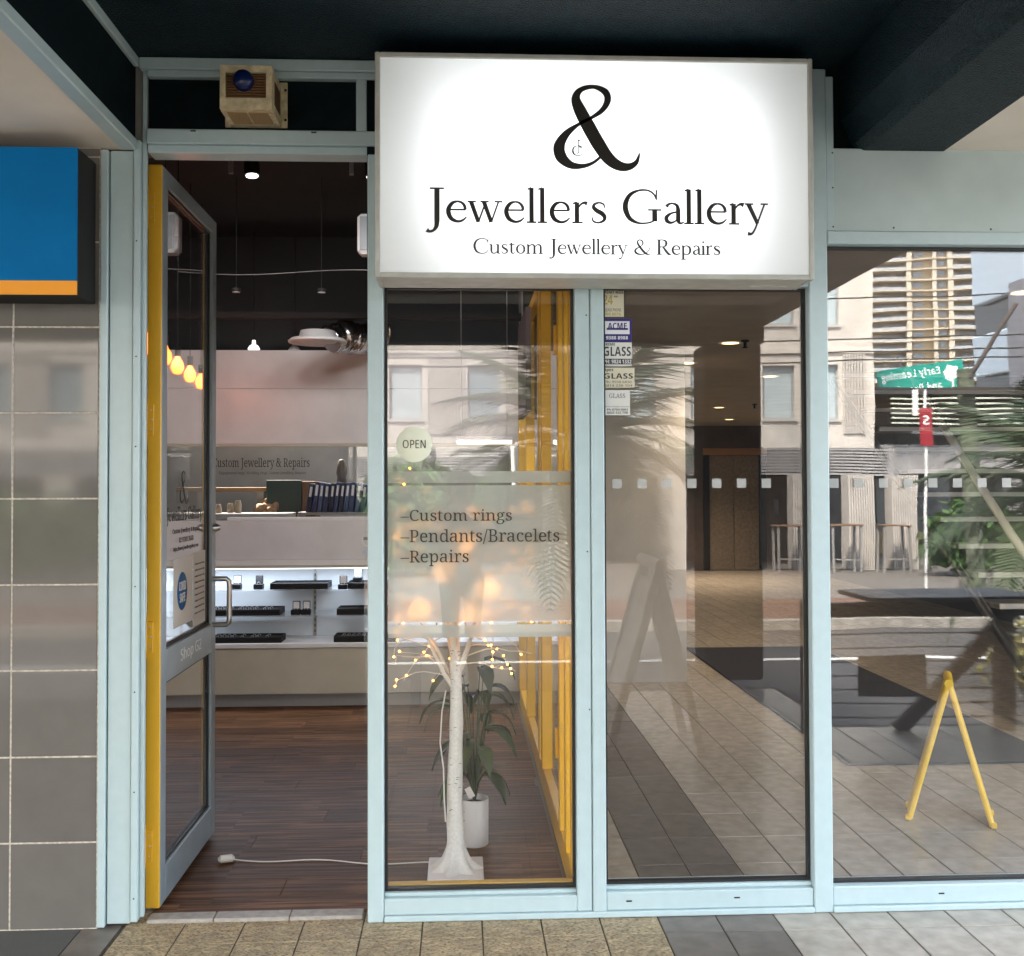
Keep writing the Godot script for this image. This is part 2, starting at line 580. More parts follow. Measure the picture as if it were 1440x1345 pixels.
# ---------- the shopfront ----------
func gasket(parent: Node3D, x0: float, x1: float, y0: float, y1: float) -> void:
	var st := begin()
	span(st, x0, x0 + 0.009, y0, y1, -0.062, -0.036)
	span(st, x1 - 0.009, x1, y0, y1, -0.062, -0.036)
	span(st, x0 + 0.009, x1 - 0.009, y0, y0 + 0.009, -0.062, -0.036)
	span(st, x0 + 0.009, x1 - 0.009, y1 - 0.009, y1, -0.062, -0.036)
	obj("gasket", st, M.gasket, parent)

func shopfront() -> void:
	var f := thing("shopfront_frame", "pale blue painted aluminium frame of the shopfront with three tall glass panes", "shopfront")
	# hinge-side jamb in stepped profiles
	bar("jamb", M.frame, f, -1.240, -1.214, 0.005, 2.665, -0.06, 0.006, 0.003)
	bar("jamb", M.frame, f, -1.2105, -1.131, 0.012, 2.665, -0.06, -0.006, 0.003)
	bar("jamb", M.frame, f, -1.128, -1.105, 0.020, 2.70, -0.08, 0.004, 0.003)
	bar("jamb", M.frame, f, -1.1045, -1.090, 0.030, 2.985, -0.034, -0.016, 0.002)
	bar("jamb_backing", M.frame, f, -1.236, -1.10, 0.02, 2.66, -0.07, -0.061)
	bar("post", M.frame, f, -0.325, -0.270, 0.0, 2.66, -0.10, 0.004, 0.004)
	bar("post", M.frame, f, 0.399, 0.452, 0.022, 2.30, -0.10, 0.000, 0.004)
	bar("post", M.frame, f, 0.4545, 0.501, 0.02, 2.30, -0.10, 0.004, 0.004)
	bar("post", M.frame, f, 1.234, 1.301, 0.001, 2.985, -0.10, 0.006, 0.004)
	bar("post", M.frame, f, 2.75, 2.82, 0.0, 2.41, -0.10, 0.006, 0.004)
	bar("sill", M.frame, f, -0.270, 0.399, 0.022, 0.078, -0.10, 0.000, 0.004)
	bar("sill_lip", M.frame, f, -0.270, 0.399, 0.0785, 0.092, -0.10, -0.020, 0.003)
	bar("sill", M.frame, f, 0.501, 1.234, 0.022, 0.085, -0.10, -0.001, 0.004)
	bar("sill_lip", M.frame, f, 0.501, 1.234, 0.0855, 0.10, -0.10, -0.022, 0.003)
	bar("sill", M.frame, f, 1.301, 2.75, 0.022, 0.088, -0.10, -0.001, 0.004)
	bar("sill_foot", M.frame, f, 1.301, 2.75, 0.001, 0.0215, -0.09, 0.010, 0.003)
	bar("sill_foot", M.frame, f, -0.268, 1.234, 0.001, 0.0215, -0.09, 0.008, 0.003)
	bar("transom", M.frame, f, -1.086, -0.325, 2.662, 2.690, -0.10, -0.012, 0.003)
	bar("transom", M.frame, f, -1.086, -0.270, 2.6905, 2.742, -0.10, 0.002, 0.003)
	for x in [-0.935, -0.52]:
		bar("drain_slot", M.gasket, f, x, x + 0.018, 2.732, 2.737, 0.0, 0.003)
	bar("mullion", M.frame, f, -0.365, -0.328, 2.742, 2.925, -0.10, 0.000, 0.003)
	bar("top_rail", M.frame, f, -1.086, -0.290, 2.925, 2.948, -0.10, 0.000, 0.003)
	bar("top_rail", M.frame, f, -1.11, -0.290, 2.9485, 2.9885, -0.10, 0.010, 0.003)
	bar("transom_panel", M.fascia_dark, f, -1.086, -0.365, 2.742, 2.925, -0.07, -0.03)
	bar("head", M.frame, f, -0.270, 1.234, 2.205, 2.26, -0.10, 0.000, 0.003)
	bar("head_panel", M.fascia_dark, f, -0.328, 1.234, 2.2605, 2.985, -0.08, -0.01)
	bar("side_bracket", M.frame, f, 1.3015, 1.33, 2.405, 2.96, -0.06, 0.0, 0.003)
	bar("head", M.frame, f, 1.301, 2.82, 2.358, 2.404, -0.10, 0.008, 0.003)
	var pn := bar("overpanel", grain(mk(0.46, 0.55, 0.55, 0.3), 81, 0.015, 0.94, 1.0, 0.9), f, 1.314, 2.95, 2.4045, 2.702, -0.05, -0.001, 0.002)
	for p in [Vector2(1.325, 2.42), Vector2(1.325, 2.56), Vector2(1.325, 2.685), Vector2(1.545, 2.418), Vector2(1.90, 2.416)]:
		var sc := begin()
		lathe(sc, Vector3(p.x, p.y, -0.001), [Vector2(0.0035, 0), Vector2(0.003, 0.0015), Vector2(0, 0.002)], 8, Basis(Vector3.RIGHT, PI / 2))
		obj("screw", sc, M.frame_dark, pn)
	for p in [[0.57, 0.052], [0.95, 0.056], [1.68, 0.055]]:
		bar("drain_slot", M.gasket, f, p[0], p[0] + 0.02, p[1], p[1] + 0.005, -0.003, 0.0008)
	for p in [Vector2(-1.117, 2.35), Vector2(-1.117, 1.95), Vector2(-1.117, 1.64), Vector2(-1.117, 1.16), Vector2(-1.117, 0.80), Vector2(-1.117, 0.46), Vector2(-1.117, 0.10), Vector2(0.440, 2.1), Vector2(0.440, 1.27), Vector2(0.445, 0.72)]:
		var sc := begin()
		lathe(sc, Vector3(p.x, p.y, 0.004 if p.x < 0 else 0.0), [Vector2(0.003, 0), Vector2(0.0025, 0.001), Vector2(0, 0.001)], 8, Basis(Vector3.RIGHT, PI / 2))
		obj("screw", sc, M.frame_dark, f)
	# glazing
	var g2 := glazing("window_pane", M.shop_glass, f, -0.268, 0.397, 0.094, 2.204, 1)
	gasket(g2, -0.269, 0.398, 0.0925, 2.2045)
	var g3 := glazing("window_pane", M.lobby_glass, f, 0.503, 1.232, 0.102, 2.204, 1)
	gasket(g3, 0.502, 1.233, 0.1005, 2.2045)
	var g4 := glazing("window_pane", M.wavy_glass, f, 1.303, 2.748, 0.090, 2.356, 2)
	gasket(g4, 1.302, 2.749, 0.0885, 2.3575)
	glazing("window_pane", M.lobby_glass, f, 2.822, 4.38, 0.03, 2.40, 1)
	bar("timber_bead", mk(0.55, 0.36, 0.08, 0.5), g2, -0.26, 0.39, 0.0925, 0.103, -0.10, -0.07)
	# frosted film bands on the inside of the shop pane
	var fm := StandardMaterial3D.new()
	fm.albedo_color = Color(0.80, 0.81, 0.78, 0.45)
	fm.transparency = BaseMaterial3D.TRANSPARENCY_ALPHA
	fm.refraction_enabled = true
	fm.refraction_scale = 0.012
	fm.roughness = 0.42
	for b in [[1.512, 1.553], [1.021, 1.503], [0.967, 1.011]]:
		bar("frosted_film", fm, g2, -0.258, 0.387, b[0], b[1], -0.0565, -0.0545)
	for t in [["–Custom rings", -0.214, 0.178, 1.366, 1.419], ["–Pendants/Bracelets", -0.214, 0.346, 1.296, 1.349], ["–Repairs", -0.214, 0.025, 1.219, 1.277]]:
		text(t[0], M.ink, g2, t[1], t[2], t[3], t[4], -0.0455, "serif", 0.001)
	# square safety markers
	var mk_m := mk(0.55, 0.56, 0.54, 0.8)
	mk_m.transparency = BaseMaterial3D.TRANSPARENCY_ALPHA
	mk_m.albedo_color.a = 0.5
	for k in 7:
		var x := 0.552 + 0.0895 * k
		var o := bar("safety_marker", mk_m, self, x - 0.0165, x + 0.0165, 1.491, 1.524, -0.0465, -0.0455)
		tag(o, ["first", "second", "third", "fourth", "fifth", "sixth", "last"][k] + " pale square safety marker from the left on the lobby pane", "marker", "safety markers on the lobby pane")
	for k in 8:
		var x := 1.335 + 0.0905 * k
		var o := bar("safety_marker", mk_m, self, x - 0.0165, x + 0.0165, 1.490, 1.523, -0.0465, -0.0455)
		tag(o, "pale square safety marker, number %s from the left on the right-hand pane" % ["one", "two", "three", "four", "five", "six", "seven", "eight"][k], "marker", "safety markers on the right-hand pane")
	# round OPEN disc
	var od := thing("open_sign", "round pale cream disc reading OPEN stuck inside the shop window", "sign", "", Vector3(-0.1655, 1.6485, -0.0465))
	var st := begin()
	lathe(st, Vector3.ZERO, [Vector2(0, 0.0012), Vector2(0.062, 0.0012), Vector2(0.0635, 0)], 40, Basis(Vector3.RIGHT, PI / 2))
	obj("disc", st, mk(0.78, 0.80, 0.64, 0.6), od)
	text("OPEN", M.ink, od, -0.040, 0.040, -0.014, 0.015, 0.002, "sans", 0.001)
	stickers()
	# tiled wall to the left
	var tw := struct("wall_tiled", M.grout, -5.0, -1.2405, 0.0, 2.672, -0.2, -0.0008)
	var ys := [0.0, 0.293, 0.583, 0.876, 1.168, 1.462, 1.756, 2.051, 2.345, 2.64, 2.672]
	var xs := [-2.73, -2.13, -1.532, -1.242]
	for j in ys.size() - 1:
		for i in xs.size() - 1:
			bar("wall_tile", M.wall_tile if (i + j) % 3 else M.wall_tile_b, tw, xs[i] + 0.003, xs[i + 1] - 0.003, ys[j] + (0.003 if j else 0.004), ys[j + 1] - 0.003, -0.01, 0.0 + 0.0006 * ((i * 7 + j * 3) % 3), 0.0012)

func stickers() -> void:
	var cream := mk(0.62, 0.58, 0.44, 0.7)
	var pale := mk(0.66, 0.66, 0.62, 0.7)
	var blue := mk(0.02, 0.012, 0.16, 0.6)
	var gold := mk(0.45, 0.36, 0.10, 0.6)
	var white := mk(0.72, 0.72, 0.72, 0.6)
	var ink := mk(0.03, 0.03, 0.035, 0.6)
	var z := -0.0453
	var s := thing("window_sticker", "cream glazier sticker with gold 24 and black border, topmost of the column", "sticker", "glazier stickers")
	bar("backing", ink, s, 0.504, 0.584, 2.098, 2.2035, -0.0466, -0.0458)
	bar("card", cream, s, 0.504, 0.580, 2.102, 2.198, -0.0460, z)
	text("SYDNEY WIDE", ink, s, 0.506, 0.578, 2.185, 2.196, z, "sansbold", 0.0008)
	text("24", gold, s, 0.505, 0.541, 2.146, 2.180, z, "sansbold", 0.0008)
	text("HOUR", ink, s, 0.545, 0.558, 2.171, 2.177, z, "sansbold", 0.0008)
	text("PLEASE PHONE", ink, s, 0.508, 0.570, 2.121, 2.132, z, "sans", 0.0008)
	text("000 0076", gold, s, 0.509, 0.569, 2.106, 2.117, z, "sansbold", 0.0008)
	s = thing("window_sticker", "dark blue and white glazier sticker reading ACME", "sticker", "glazier stickers")
	bar("card", blue, s, 0.504, 0.608, 2.012, 2.095, -0.0460, z)
	bar("panel", white, s, 0.510, 0.600, 2.040, 2.086, z, z + 0.0004)
	bar("band", blue, s, 0.518, 0.594, 2.055, 2.062, z + 0.0004, z + 0.0008)
	text("ACME", blue, s, 0.522, 0.590, 2.058, 2.080, z + 0.0008, "sansbold", 0.0008)
	text("9388 8988", white, s, 0.516, 0.594, 2.021, 2.033, z, "sansbold", 0.0008)
	s = thing("window_sticker", "white glazier sticker with tall black GLASS and a black number strip", "sticker", "glazier stickers")
	bar("card", pale, s, 0.504, 0.608, 1.926, 2.0105, -0.0460, z)
	text("PRIME", ink, s, 0.506, 0.548, 1.999, 2.008, z, "sansbold", 0.0008)
	text("GLASS", ink, s, 0.506, 0.604, 1.962, 1.995, z, "sansbold", 0.0008)
	bar("number_strip", ink, s, 0.504, 0.608, 1.932, 1.952, z, z + 0.0004)
	text("PH: 9824 1332", white, s, 0.507, 0.606, 1.935, 1.949, z + 0.0004, "sansbold", 0.0008)
	s = thing("window_sticker", "cream glazier sticker with wide black GLASS and two phone lines", "sticker", "glazier stickers")
	bar("card", cream, s, 0.504, 0.617, 1.849, 1.920, -0.0460, z)
	text("Apex", ink, s, 0.507, 0.542, 1.904, 1.918, z, "sansbold", 0.0008)
	text("GLASS", ink, s, 0.507, 0.611, 1.881, 1.900, z, "sansbold", 0.0008)
	text("Ph: 9558 6830", ink, s, 0.511, 0.606, 1.865, 1.874, z, "sans", 0.0008)
	text("0414 336 104", ink, s, 0.508, 0.609, 1.852, 1.861, z, "sans", 0.0008)
	s = thing("window_sticker", "small pale glazier sticker with serif GLASS, lowest of the column", "sticker", "glazier stickers")
	bar("card", pale, s, 0.508, 0.600, 1.751, 1.840, -0.0460, z)
	text("GLASS", ink, s, 0.526, 0.583, 1.812, 1.828, z, "serif", 0.0008)
	text("24 hrs Emergency Service", ink, s, 0.512, 0.597, 1.778, 1.784, z, "sans", 0.0008)
	text("Ph 8704 0001", ink, s, 0.518, 0.592, 1.767, 1.775, z, "sansbold", 0.0008)
	text("0423 322 758", ink, s, 0.518, 0.592, 1.756, 1.764, z, "sansbold", 0.0008)

func ribbon(st: SurfaceTool, pts: Array, widths: Array, z0: float, z1: float) -> void:
	# a pen stroke of changing width, with thickness
	var c := []
	var w := []
	for i in pts.size() - 1:
		var p0: Vector2 = pts[maxi(i - 1, 0)]
		var p1: Vector2 = pts[i]
		var p2: Vector2 = pts[i + 1]
		var p3: Vector2 = pts[mini(i + 2, pts.size() - 1)]
		for k in 6:
			var t := k / 6.0
			c.append(p1.cubic_interpolate(p2, p0, p3, t))
			w.append(lerpf(widths[i], widths[i + 1], t))
	c.append(pts[-1]); w.append(widths[-1])
	st.set_smooth_group(-1)
	for i in c.size() - 1:
		var d0: Vector2 = (c[mini(i + 1, c.size() - 1)] - c[maxi(i - 1, 0)]).normalized().orthogonal() * w[i] * 0.5
		var d1: Vector2 = (c[mini(i + 2, c.size() - 1)] - c[i]).normalized().orthogonal() * w[i + 1] * 0.5
		var q := [c[i] + d0, c[i + 1] + d1, c[i + 1] - d1, c[i] - d0]
		var mid := Vector3((q[0].x + q[2].x) / 2, (q[0].y + q[2].y) / 2, (z0 + z1) / 2)
		var lo := []
		var hi := []
		for p in q:
			lo.append(Vector3(p.x, p.y, z0)); hi.append(Vector3(p.x, p.y, z1))
		face(st, hi, mid)
		face(st, [lo[0], lo[1], hi[1], hi[0]], mid)
		face(st, [lo[2], lo[3], hi[3], hi[2]], mid)

func light_box() -> void:
	var s := thing("light_box_sign", "large white illuminated sign box reading Jewellers Gallery over the window", "sign")
	# open casing with a white lining
	bar("back_panel", M.white, s, -0.27, 1.175, 2.205, 2.925, 0.012, 0.02)
	bar("casing_side", M.alum, s, -0.283, -0.266, 2.19, 2.94, 0.012, 0.205, 0.003)
	bar("casing_side", M.alum, s, 1.170, 1.187, 2.19, 2.94, 0.012, 0.205, 0.003)
	bar("casing_top", M.alum, s, -0.266, 1.170, 2.923, 2.94, 0.012, 0.205, 0.003)
	bar("casing_bottom", M.alum, s, -0.266, 1.170, 2.19, 2.207, 0.012, 0.205, 0.003)
	bar("access_cover", M.alum, s, -0.225, -0.10, 2.1875, 2.191, 0.05, 0.09, 0.001)
	bar("access_cover", M.alum, s, 1.00, 1.13, 2.1875, 2.191, 0.05, 0.09, 0.001)
	var fm := StandardMaterial3D.new()
	fm.albedo_color = Color(0.92, 0.925, 0.93)
	fm.roughness = 0.5
	fm.backlight_enabled = true
	fm.backlight = Color(1.0, 1.0, 1.0)
	var st := begin()
	face(st, [Vector3(-0.266, 2.207, 0.197), Vector3(1.170, 2.207, 0.197), Vector3(1.170, 2.923, 0.197), Vector3(-0.266, 2.923, 0.197)], Vector3(0.45, 2.56, 0))
	obj("translucent_face", st, fm, s)
	for y in [2.36, 2.49, 2.62, 2.75]:
		var t := begin()
		tube(t, [Vector3(-0.10, y, 0.06), Vector3(1.0, y, 0.06)], 0.014, 10)
		var o := obj("tube_lamp", t, glow(0.96, 0.985, 1.0, SIGN_GLOW), s)
		for x in [-0.11, 1.01]:
			bar("lamp_holder", M.white, o, x - 0.012, x + 0.012, y - 0.016, y + 0.016, 0.02, 0.08)
	# the big ampersand, drawn with a broad pen
	var P := []
	var W := []
	for e in [[846, 350, 3], [836, 378, 14], [812, 392, 22], [782, 388, 30], [752, 366, 36], [722, 322, 40], [694, 272, 40], [668, 222, 36], [656, 186, 26], [672, 160, 15], [710, 151, 11], [744, 166, 20], [751, 192, 20], [734, 222, 15], [700, 246, 9], [660, 268, 10], [626, 296, 22], [606, 332, 34], [612, 364, 34], [640, 388, 22], [676, 391, 13], [706, 381, 9], [730, 362, 8]]:
		P.append(Vector2(0.309 + (500 + e[0] / 2.118 - 778) * 0.00238, 2.837 - (50 + e[1] / 2.118 - 120) * 0.002358))
		W.append(e[2] / 2.118 * 0.00238)
	var a := begin()
	ribbon(a, P, W, 0.198, 0.202)
	obj("ampersand", a, M.ink, s)
	text("J", M.ink, s, 0.386, 0.400, 2.608, 2.656, 0.199, "serif", 0.002, "monogram")
	text("C", M.ink, s, 0.371, 0.405, 2.601, 2.636, 0.199, "serif", 0.002, "monogram")
	old_style("Jewellers Gallery", M.ink, s, -0.117, 1.030, 2.376, 0.113, 0.198, 1.30)
	old_style("Custom Jewellery & Repairs", M.ink, s, 0.040, 0.871, 2.272, 0.050, 0.198, 1.26)

const SIGN_GLOW := 0.62

func shop_door() -> void:
	var d := thing("shop_door", "open glazed shop door with grey-blue rails and yellow hinge edge", "door")
	var face_m := grain(mk(0.27, 0.33, 0.36, 0.3), 83, 0.02, 0.9, 1.0, 0.9)
	var xa := -1.110
	var xb := -1.067
	bar("hinge_stile", face_m, d, xa, xb, 0.015, 2.655, -0.205, -0.138, 0.002)
	bar("yellow_edge", M.yellow, d, -1.1165, -1.068, 0.015, 2.655, -0.1375, -0.128, 0.002)
	bar("lock_stile", face_m, d, xa, xb, 0.015, 2.655, -0.975, -0.905, 0.002)
	bar("top_rail", face_m, d, xa, xb, 2.595, 2.655, -0.905, -0.205, 0.002)
	var mr := bar("middle_rail", face_m, d, xa, xb, 0.795, 0.915, -0.905, -0.205, 0.002)
	bar("bottom_rail", face_m, d, xa, xb, 0.015, 0.140, -0.905, -0.205, 0.002)
	var gm := pane_mat(0.004, 0.0)
	var up := bar("door_glass", gm, d, -1.091, -1.085, 0.915, 2.595, -0.905, -0.205)
	var low := bar("door_glass", gm, d, -1.091, -1.085, 0.140, 0.795, -0.905, -0.205)
	for q in [[up, 0.915, 2.595], [low, 0.140, 0.795]]:
		var st := begin()
		for x in [-1.082, -1.098]:
			span(st, x - 0.004, x + 0.004, q[1], q[2], -0.215, -0.206)
			span(st, x - 0.004, x + 0.004, q[1], q[2], -0.904, -0.895)
			span(st, x - 0.004, x + 0.004, q[1], q[1] + 0.009, -0.895, -0.215)
			span(st, x - 0.004, x + 0.004, q[2] - 0.009, q[2], -0.895, -0.215)
		obj("gasket", st, M.gasket, q[0])
		bar("yellow_bead", M.yellow, q[0], -1.102, -1.099, q[1] + 0.01, q[2] - 0.01, -0.893, -0.875)
	# hinges
	for y in [2.50, 1.74, 0.97, 0.235]:
		var h := bar("hinge", M.yellow, d, -1.116, -1.092, y - 0.055, y + 0.055, -0.127, -0.122, 0.001)
		var k := begin()
		tube(k, [Vector3(-1.121, y - 0.075, -0.118), Vector3(-1.121, y + 0.075, -0.118)], 0.008, 10)
		obj("knuckle", k, M.yellow, h)
		for e in [-0.035, 0.0, 0.035]:
			var sc := begin()
			lathe(sc, Vector3(-1.104 + (0.004 if e == 0.0 else 0.0), y + e, -0.122), [Vector2(0.004, 0), Vector2(0.003, 0.0012), Vector2(0, 0.0012)], 8, Basis(Vector3.RIGHT, PI / 2))
			obj("screw", sc, M.drawer, h)
	# pull handles on both faces, lock
	for sg in [1.0, -1.0]:
		var x0: float = xb if sg > 0 else xa
		var t := begin()
		tube(t, [Vector3(x0, 1.105, -0.935), Vector3(x0 + sg * 0.055, 1.105, -0.935), Vector3(x0 + sg * 0.066, 1.095, -0.935), Vector3(x0 + sg * 0.068, 1.07, -0.935), Vector3(x0 + sg * 0.068, 0.94, -0.935), Vector3(x0 + sg * 0.066, 0.918, -0.935), Vector3(x0 + sg * 0.055, 0.908, -0.935), Vector3(x0, 0.908, -0.935)], 0.011, 10)
		obj("pull_handle", t, M.steel, d)
		var lk := begin()
		lathe(lk, Vector3(x0, 1.325, -0.94), [Vector2(0.017, 0), Vector2(0.017, 0.016), Vector2(0.012, 0.02), Vector2(0.012, 0.026), Vector2(0, 0.027)], 14, Basis(Vector3.BACK, -sg * PI / 2))
		obj("lock_cylinder", lk, M.steel, d)
	# lettering on the side that faces the doorway
	var side := Node3D.new()
	side.name = "door_lettering"
	side.position = Vector3(0, 0, 0)
	d.add_child(side)
	side.rotation.y = PI / 2          # local x runs towards -z, local z towards +x
	var pale := mk(0.72, 0.72, 0.70, 0.6)
	text("Shop G2", pale, side, 0.40, 0.72, 0.825, 0.885, xb + 0.001, "sans", 0.001)
	var gx := -1.0845
	var A := []
	var AW := []
	for e in [[846, 350, 3], [836, 378, 14], [812, 392, 20], [782, 388, 24], [722, 322, 28], [694, 272, 28], [668, 222, 26], [656, 186, 20], [672, 160, 13], [710, 151, 9], [744, 166, 15], [751, 192, 15], [734, 222, 12], [660, 268, 8], [626, 296, 16], [606, 332, 25], [612, 364, 25], [640, 388, 16], [676, 391, 10], [730, 362, 7]]:
		A.append(Vector2(0.51 + (e[0] - 718) * 0.00050, 1.50 - (e[1] - 272) * 0.00050))
		AW.append(e[2] * 0.0005)
	var rb := begin()
	ribbon(rb, A, AW, gx, gx + 0.001)
	obj("ampersand", rb, M.ink, side)
	text("Jewellers Gallery", M.ink, side, 0.27, 0.80, 1.355, 1.425, gx, "serif", 0.001)
	text("Custom Jewellery & Repairs", M.ink, side, 0.35, 0.76, 1.318, 1.342, gx, "serif", 0.001)
	text("02 9369 2668", M.ink, side, 0.44, 0.66, 1.286, 1.306, gx, "serif", 0.001)
	text("https://www.jewellersgallery.com", M.ink, side, 0.36, 0.74, 1.252, 1.272, gx, "serif", 0.001)
	# notices stuck on the door glass
	var n1 := thing("door_notice", "white paper notice with small print on the open door glass", "notice")
	bar("sheet", mk(0.62, 0.63, 0.60, 0.8), n1, -1.0848, -1.0838, 0.935, 1.235, -0.86, -0.66)
	var n1s := Node3D.new(); n1s.name = "print"; n1.add_child(n1s); n1s.rotation.y = PI / 2
	for k in 9:
		text("Conditions of entry to the shop", M.ink, n1s, 0.68, 0.84, 1.18 - k * 0.025, 1.19 - k * 0.025, -1.0836, "sans", 0.0006)
	var n2 := thing("door_notice", "poster with a round blue COVID safe badge on the open door glass", "notice")
	bar("sheet", mk(0.66, 0.66, 0.62, 0.8), n2, -1.0846, -1.0836, 0.965, 1.225, -0.645, -0.36)
	var bd := begin()
	lathe(bd, Vector3(-1.0834, 1.097, -0.485), [Vector2(0, 0.001), Vector2(0.073, 0.001), Vector2(0.074, 0)], 28, Basis(Vector3.BACK, -PI / 2))
	obj("badge", bd, mk(0.01, 0.12, 0.33, 0.6), n2)
	var n2s := Node3D.new(); n2s.name = "print"; n2.add_child(n2s); n2s.rotation.y = PI / 2
	text("COVID", pale, n2s, 0.435, 0.535, 1.10, 1.135, -1.082, "sansbold", 0.001)
	text("SAFE", pale, n2s, 0.445, 0.525, 1.055, 1.09, -1.082, "sansbold", 0.001)

# ---------- a wide old-style serif face, drawn pen stroke by pen stroke ----------
func glyph(ch: String) -> Array:
	# [advance, stroke, stroke ...]; a stroke is a flat list x, y, width in cap heights
	match ch:
		"l": return [0.24, [0.11, 0.0, 0.095, 0.11, 1.03, 0.095], [0.0, 0.012, 0.026, 0.22, 0.012, 0.026], [0.015, 0.985, 0.02, 0.11, 1.02, 0.05]]
		"i": return [0.24, [0.11, 0.0, 0.095, 0.11, 0.61, 0.095], [0.0, 0.012, 0.026, 0.22, 0.012, 0.026], [0.015, 0.575, 0.02, 0.11, 0.605, 0.05], [0.11, 0.80, 0.05, 0.11, 0.83, 0.105, 0.11, 0.88, 0.105, 0.11, 0.91, 0.05]]
		"e": return [0.54, [0.10, 0.365, 0.028, 0.47, 0.365, 0.028], [0.462, 0.36, 0.06, 0.445, 0.48, 0.06, 0.38, 0.575, 0.045, 0.28, 0.607, 0.03, 0.17, 0.555, 0.07, 0.09, 0.40, 0.095, 0.09, 0.25, 0.1, 0.15, 0.10, 0.085, 0.28, 0.02, 0.05, 0.40, 0.05, 0.04, 0.49, 0.15, 0.014]]
		"a": return [0.49, [0.36, 0.06, 0.095, 0.36, 0.42, 0.095], [0.36, 0.40, 0.095, 0.335, 0.54, 0.06, 0.24, 0.605, 0.03, 0.14, 0.58, 0.045, 0.09, 0.50, 0.085], [0.35, 0.355, 0.025, 0.2, 0.31, 0.035, 0.095, 0.2, 0.085, 0.10, 0.09, 0.085, 0.18, 0.03, 0.05, 0.27, 0.06, 0.03, 0.35, 0.14, 0.02], [0.36, 0.1, 0.09, 0.385, 0.03, 0.055, 0.43, 0.015, 0.035, 0.49, 0.055, 0.014]]
		"r": return [0.39, [0.11, 0.0, 0.095, 0.11, 0.61, 0.095], [0.0, 0.012, 0.026, 0.24, 0.012, 0.026], [0.015, 0.575, 0.02, 0.11, 0.605, 0.05], [0.13, 0.42, 0.02, 0.19, 0.54, 0.03, 0.27, 0.60, 0.05, 0.345, 0.575, 0.095]]
		"s": return [0.43, [0.345, 0.45, 0.014, 0.325, 0.56, 0.03, 0.22, 0.607, 0.03, 0.115, 0.555, 0.055, 0.10, 0.46, 0.08, 0.17, 0.37, 0.095, 0.28, 0.29, 0.1, 0.345, 0.19, 0.085, 0.325, 0.08, 0.055, 0.21, 0.015, 0.03, 0.09, 0.055, 0.03, 0.06, 0.18, 0.014]]
		"w": return [0.76, [0.05, 0.605, 0.09, 0.215, 0.0, 0.08], [0.215, 0.0, 0.03, 0.37, 0.56, 0.028], [0.34, 0.605, 0.09, 0.505, 0.0, 0.08], [0.505, 0.0, 0.03, 0.67, 0.605, 0.028], [-0.03, 0.608, 0.024, 0.16, 0.608, 0.024], [0.26, 0.608, 0.024, 0.45, 0.608, 0.024], [0.58, 0.608, 0.024, 0.76, 0.608, 0.024]]
		"y": return [0.50, [0.06, 0.605, 0.09, 0.27, 0.02, 0.07], [0.43, 0.605, 0.028, 0.27, 0.06, 0.03, 0.20, -0.16, 0.032, 0.13, -0.28, 0.045, 0.04, -0.275, 0.08], [-0.02, 0.608, 0.024, 0.17, 0.608, 0.024], [0.34, 0.608, 0.024, 0.51, 0.608, 0.024]]
		"J": return [0.43, [0.26, 1.0, 0.115, 0.26, 0.02, 0.115], [0.26, 0.05, 0.115, 0.245, -0.13, 0.09, 0.18, -0.25, 0.05, 0.09, -0.285, 0.05, 0.03, -0.24, 0.095], [0.10, 0.988, 0.026, 0.42, 0.988, 0.026]]
		"G": return [0.93, [0.795, 0.72, 0.018, 0.735, 0.88, 0.03, 0.60, 0.985, 0.03, 0.40, 0.985, 0.035, 0.20, 0.86, 0.08, 0.095, 0.62, 0.115, 0.095, 0.38, 0.12, 0.19, 0.14, 0.09, 0.38, 0.015, 0.04, 0.56, 0.012, 0.028, 0.70, 0.06, 0.03, 0.76, 0.13, 0.03], [0.755, 0.06, 0.11, 0.755, 0.40, 0.11], [0.60, 0.408, 0.026, 0.91, 0.408, 0.026], [0.795, 0.70, 0.02, 0.795, 1.0, 0.028]]
		"C": return [0.86, [0.795, 0.72, 0.018, 0.735, 0.88, 0.03, 0.60, 0.985, 0.03, 0.40, 0.985, 0.035, 0.20, 0.86, 0.08, 0.095, 0.62, 0.115, 0.095, 0.38, 0.12, 0.19, 0.14, 0.09, 0.38, 0.015, 0.04, 0.56, 0.012, 0.03, 0.70, 0.07, 0.03, 0.80, 0.22, 0.014], [0.795, 0.70, 0.02, 0.795, 1.0, 0.028]]
		"u": return [0.60, [0.11, 0.605, 0.095, 0.11, 0.20, 0.095], [0.11, 0.22, 0.095, 0.135, 0.08, 0.07, 0.22, 0.015, 0.04, 0.33, 0.04, 0.04, 0.43, 0.15, 0.025], [0.46, 0.605, 0.095, 0.46, 0.0, 0.095], [0.01, 0.59, 0.03, 0.11, 0.595, 0.04], [0.36, 0.59, 0.03, 0.46, 0.595, 0.04], [0.46, 0.012, 0.026, 0.57, 0.012, 0.026]]
		"t": return [0.35, [0.14, 0.12, 0.09, 0.14, 0.72, 0.09], [0.02, 0.60, 0.03, 0.31, 0.60, 0.03], [0.14, 0.15, 0.09, 0.165, 0.05, 0.06, 0.235, 0.015, 0.035, 0.32, 0.08, 0.014]]
		"o":
			var s := []
			for k in 17:
				var a := TAU * k / 16.0
				s.append_array([0.28 + cos(a) * 0.195, 0.305 + sin(a) * 0.287, 0.032 + 0.07 * cos(a) * cos(a)])
			return [0.57, s]
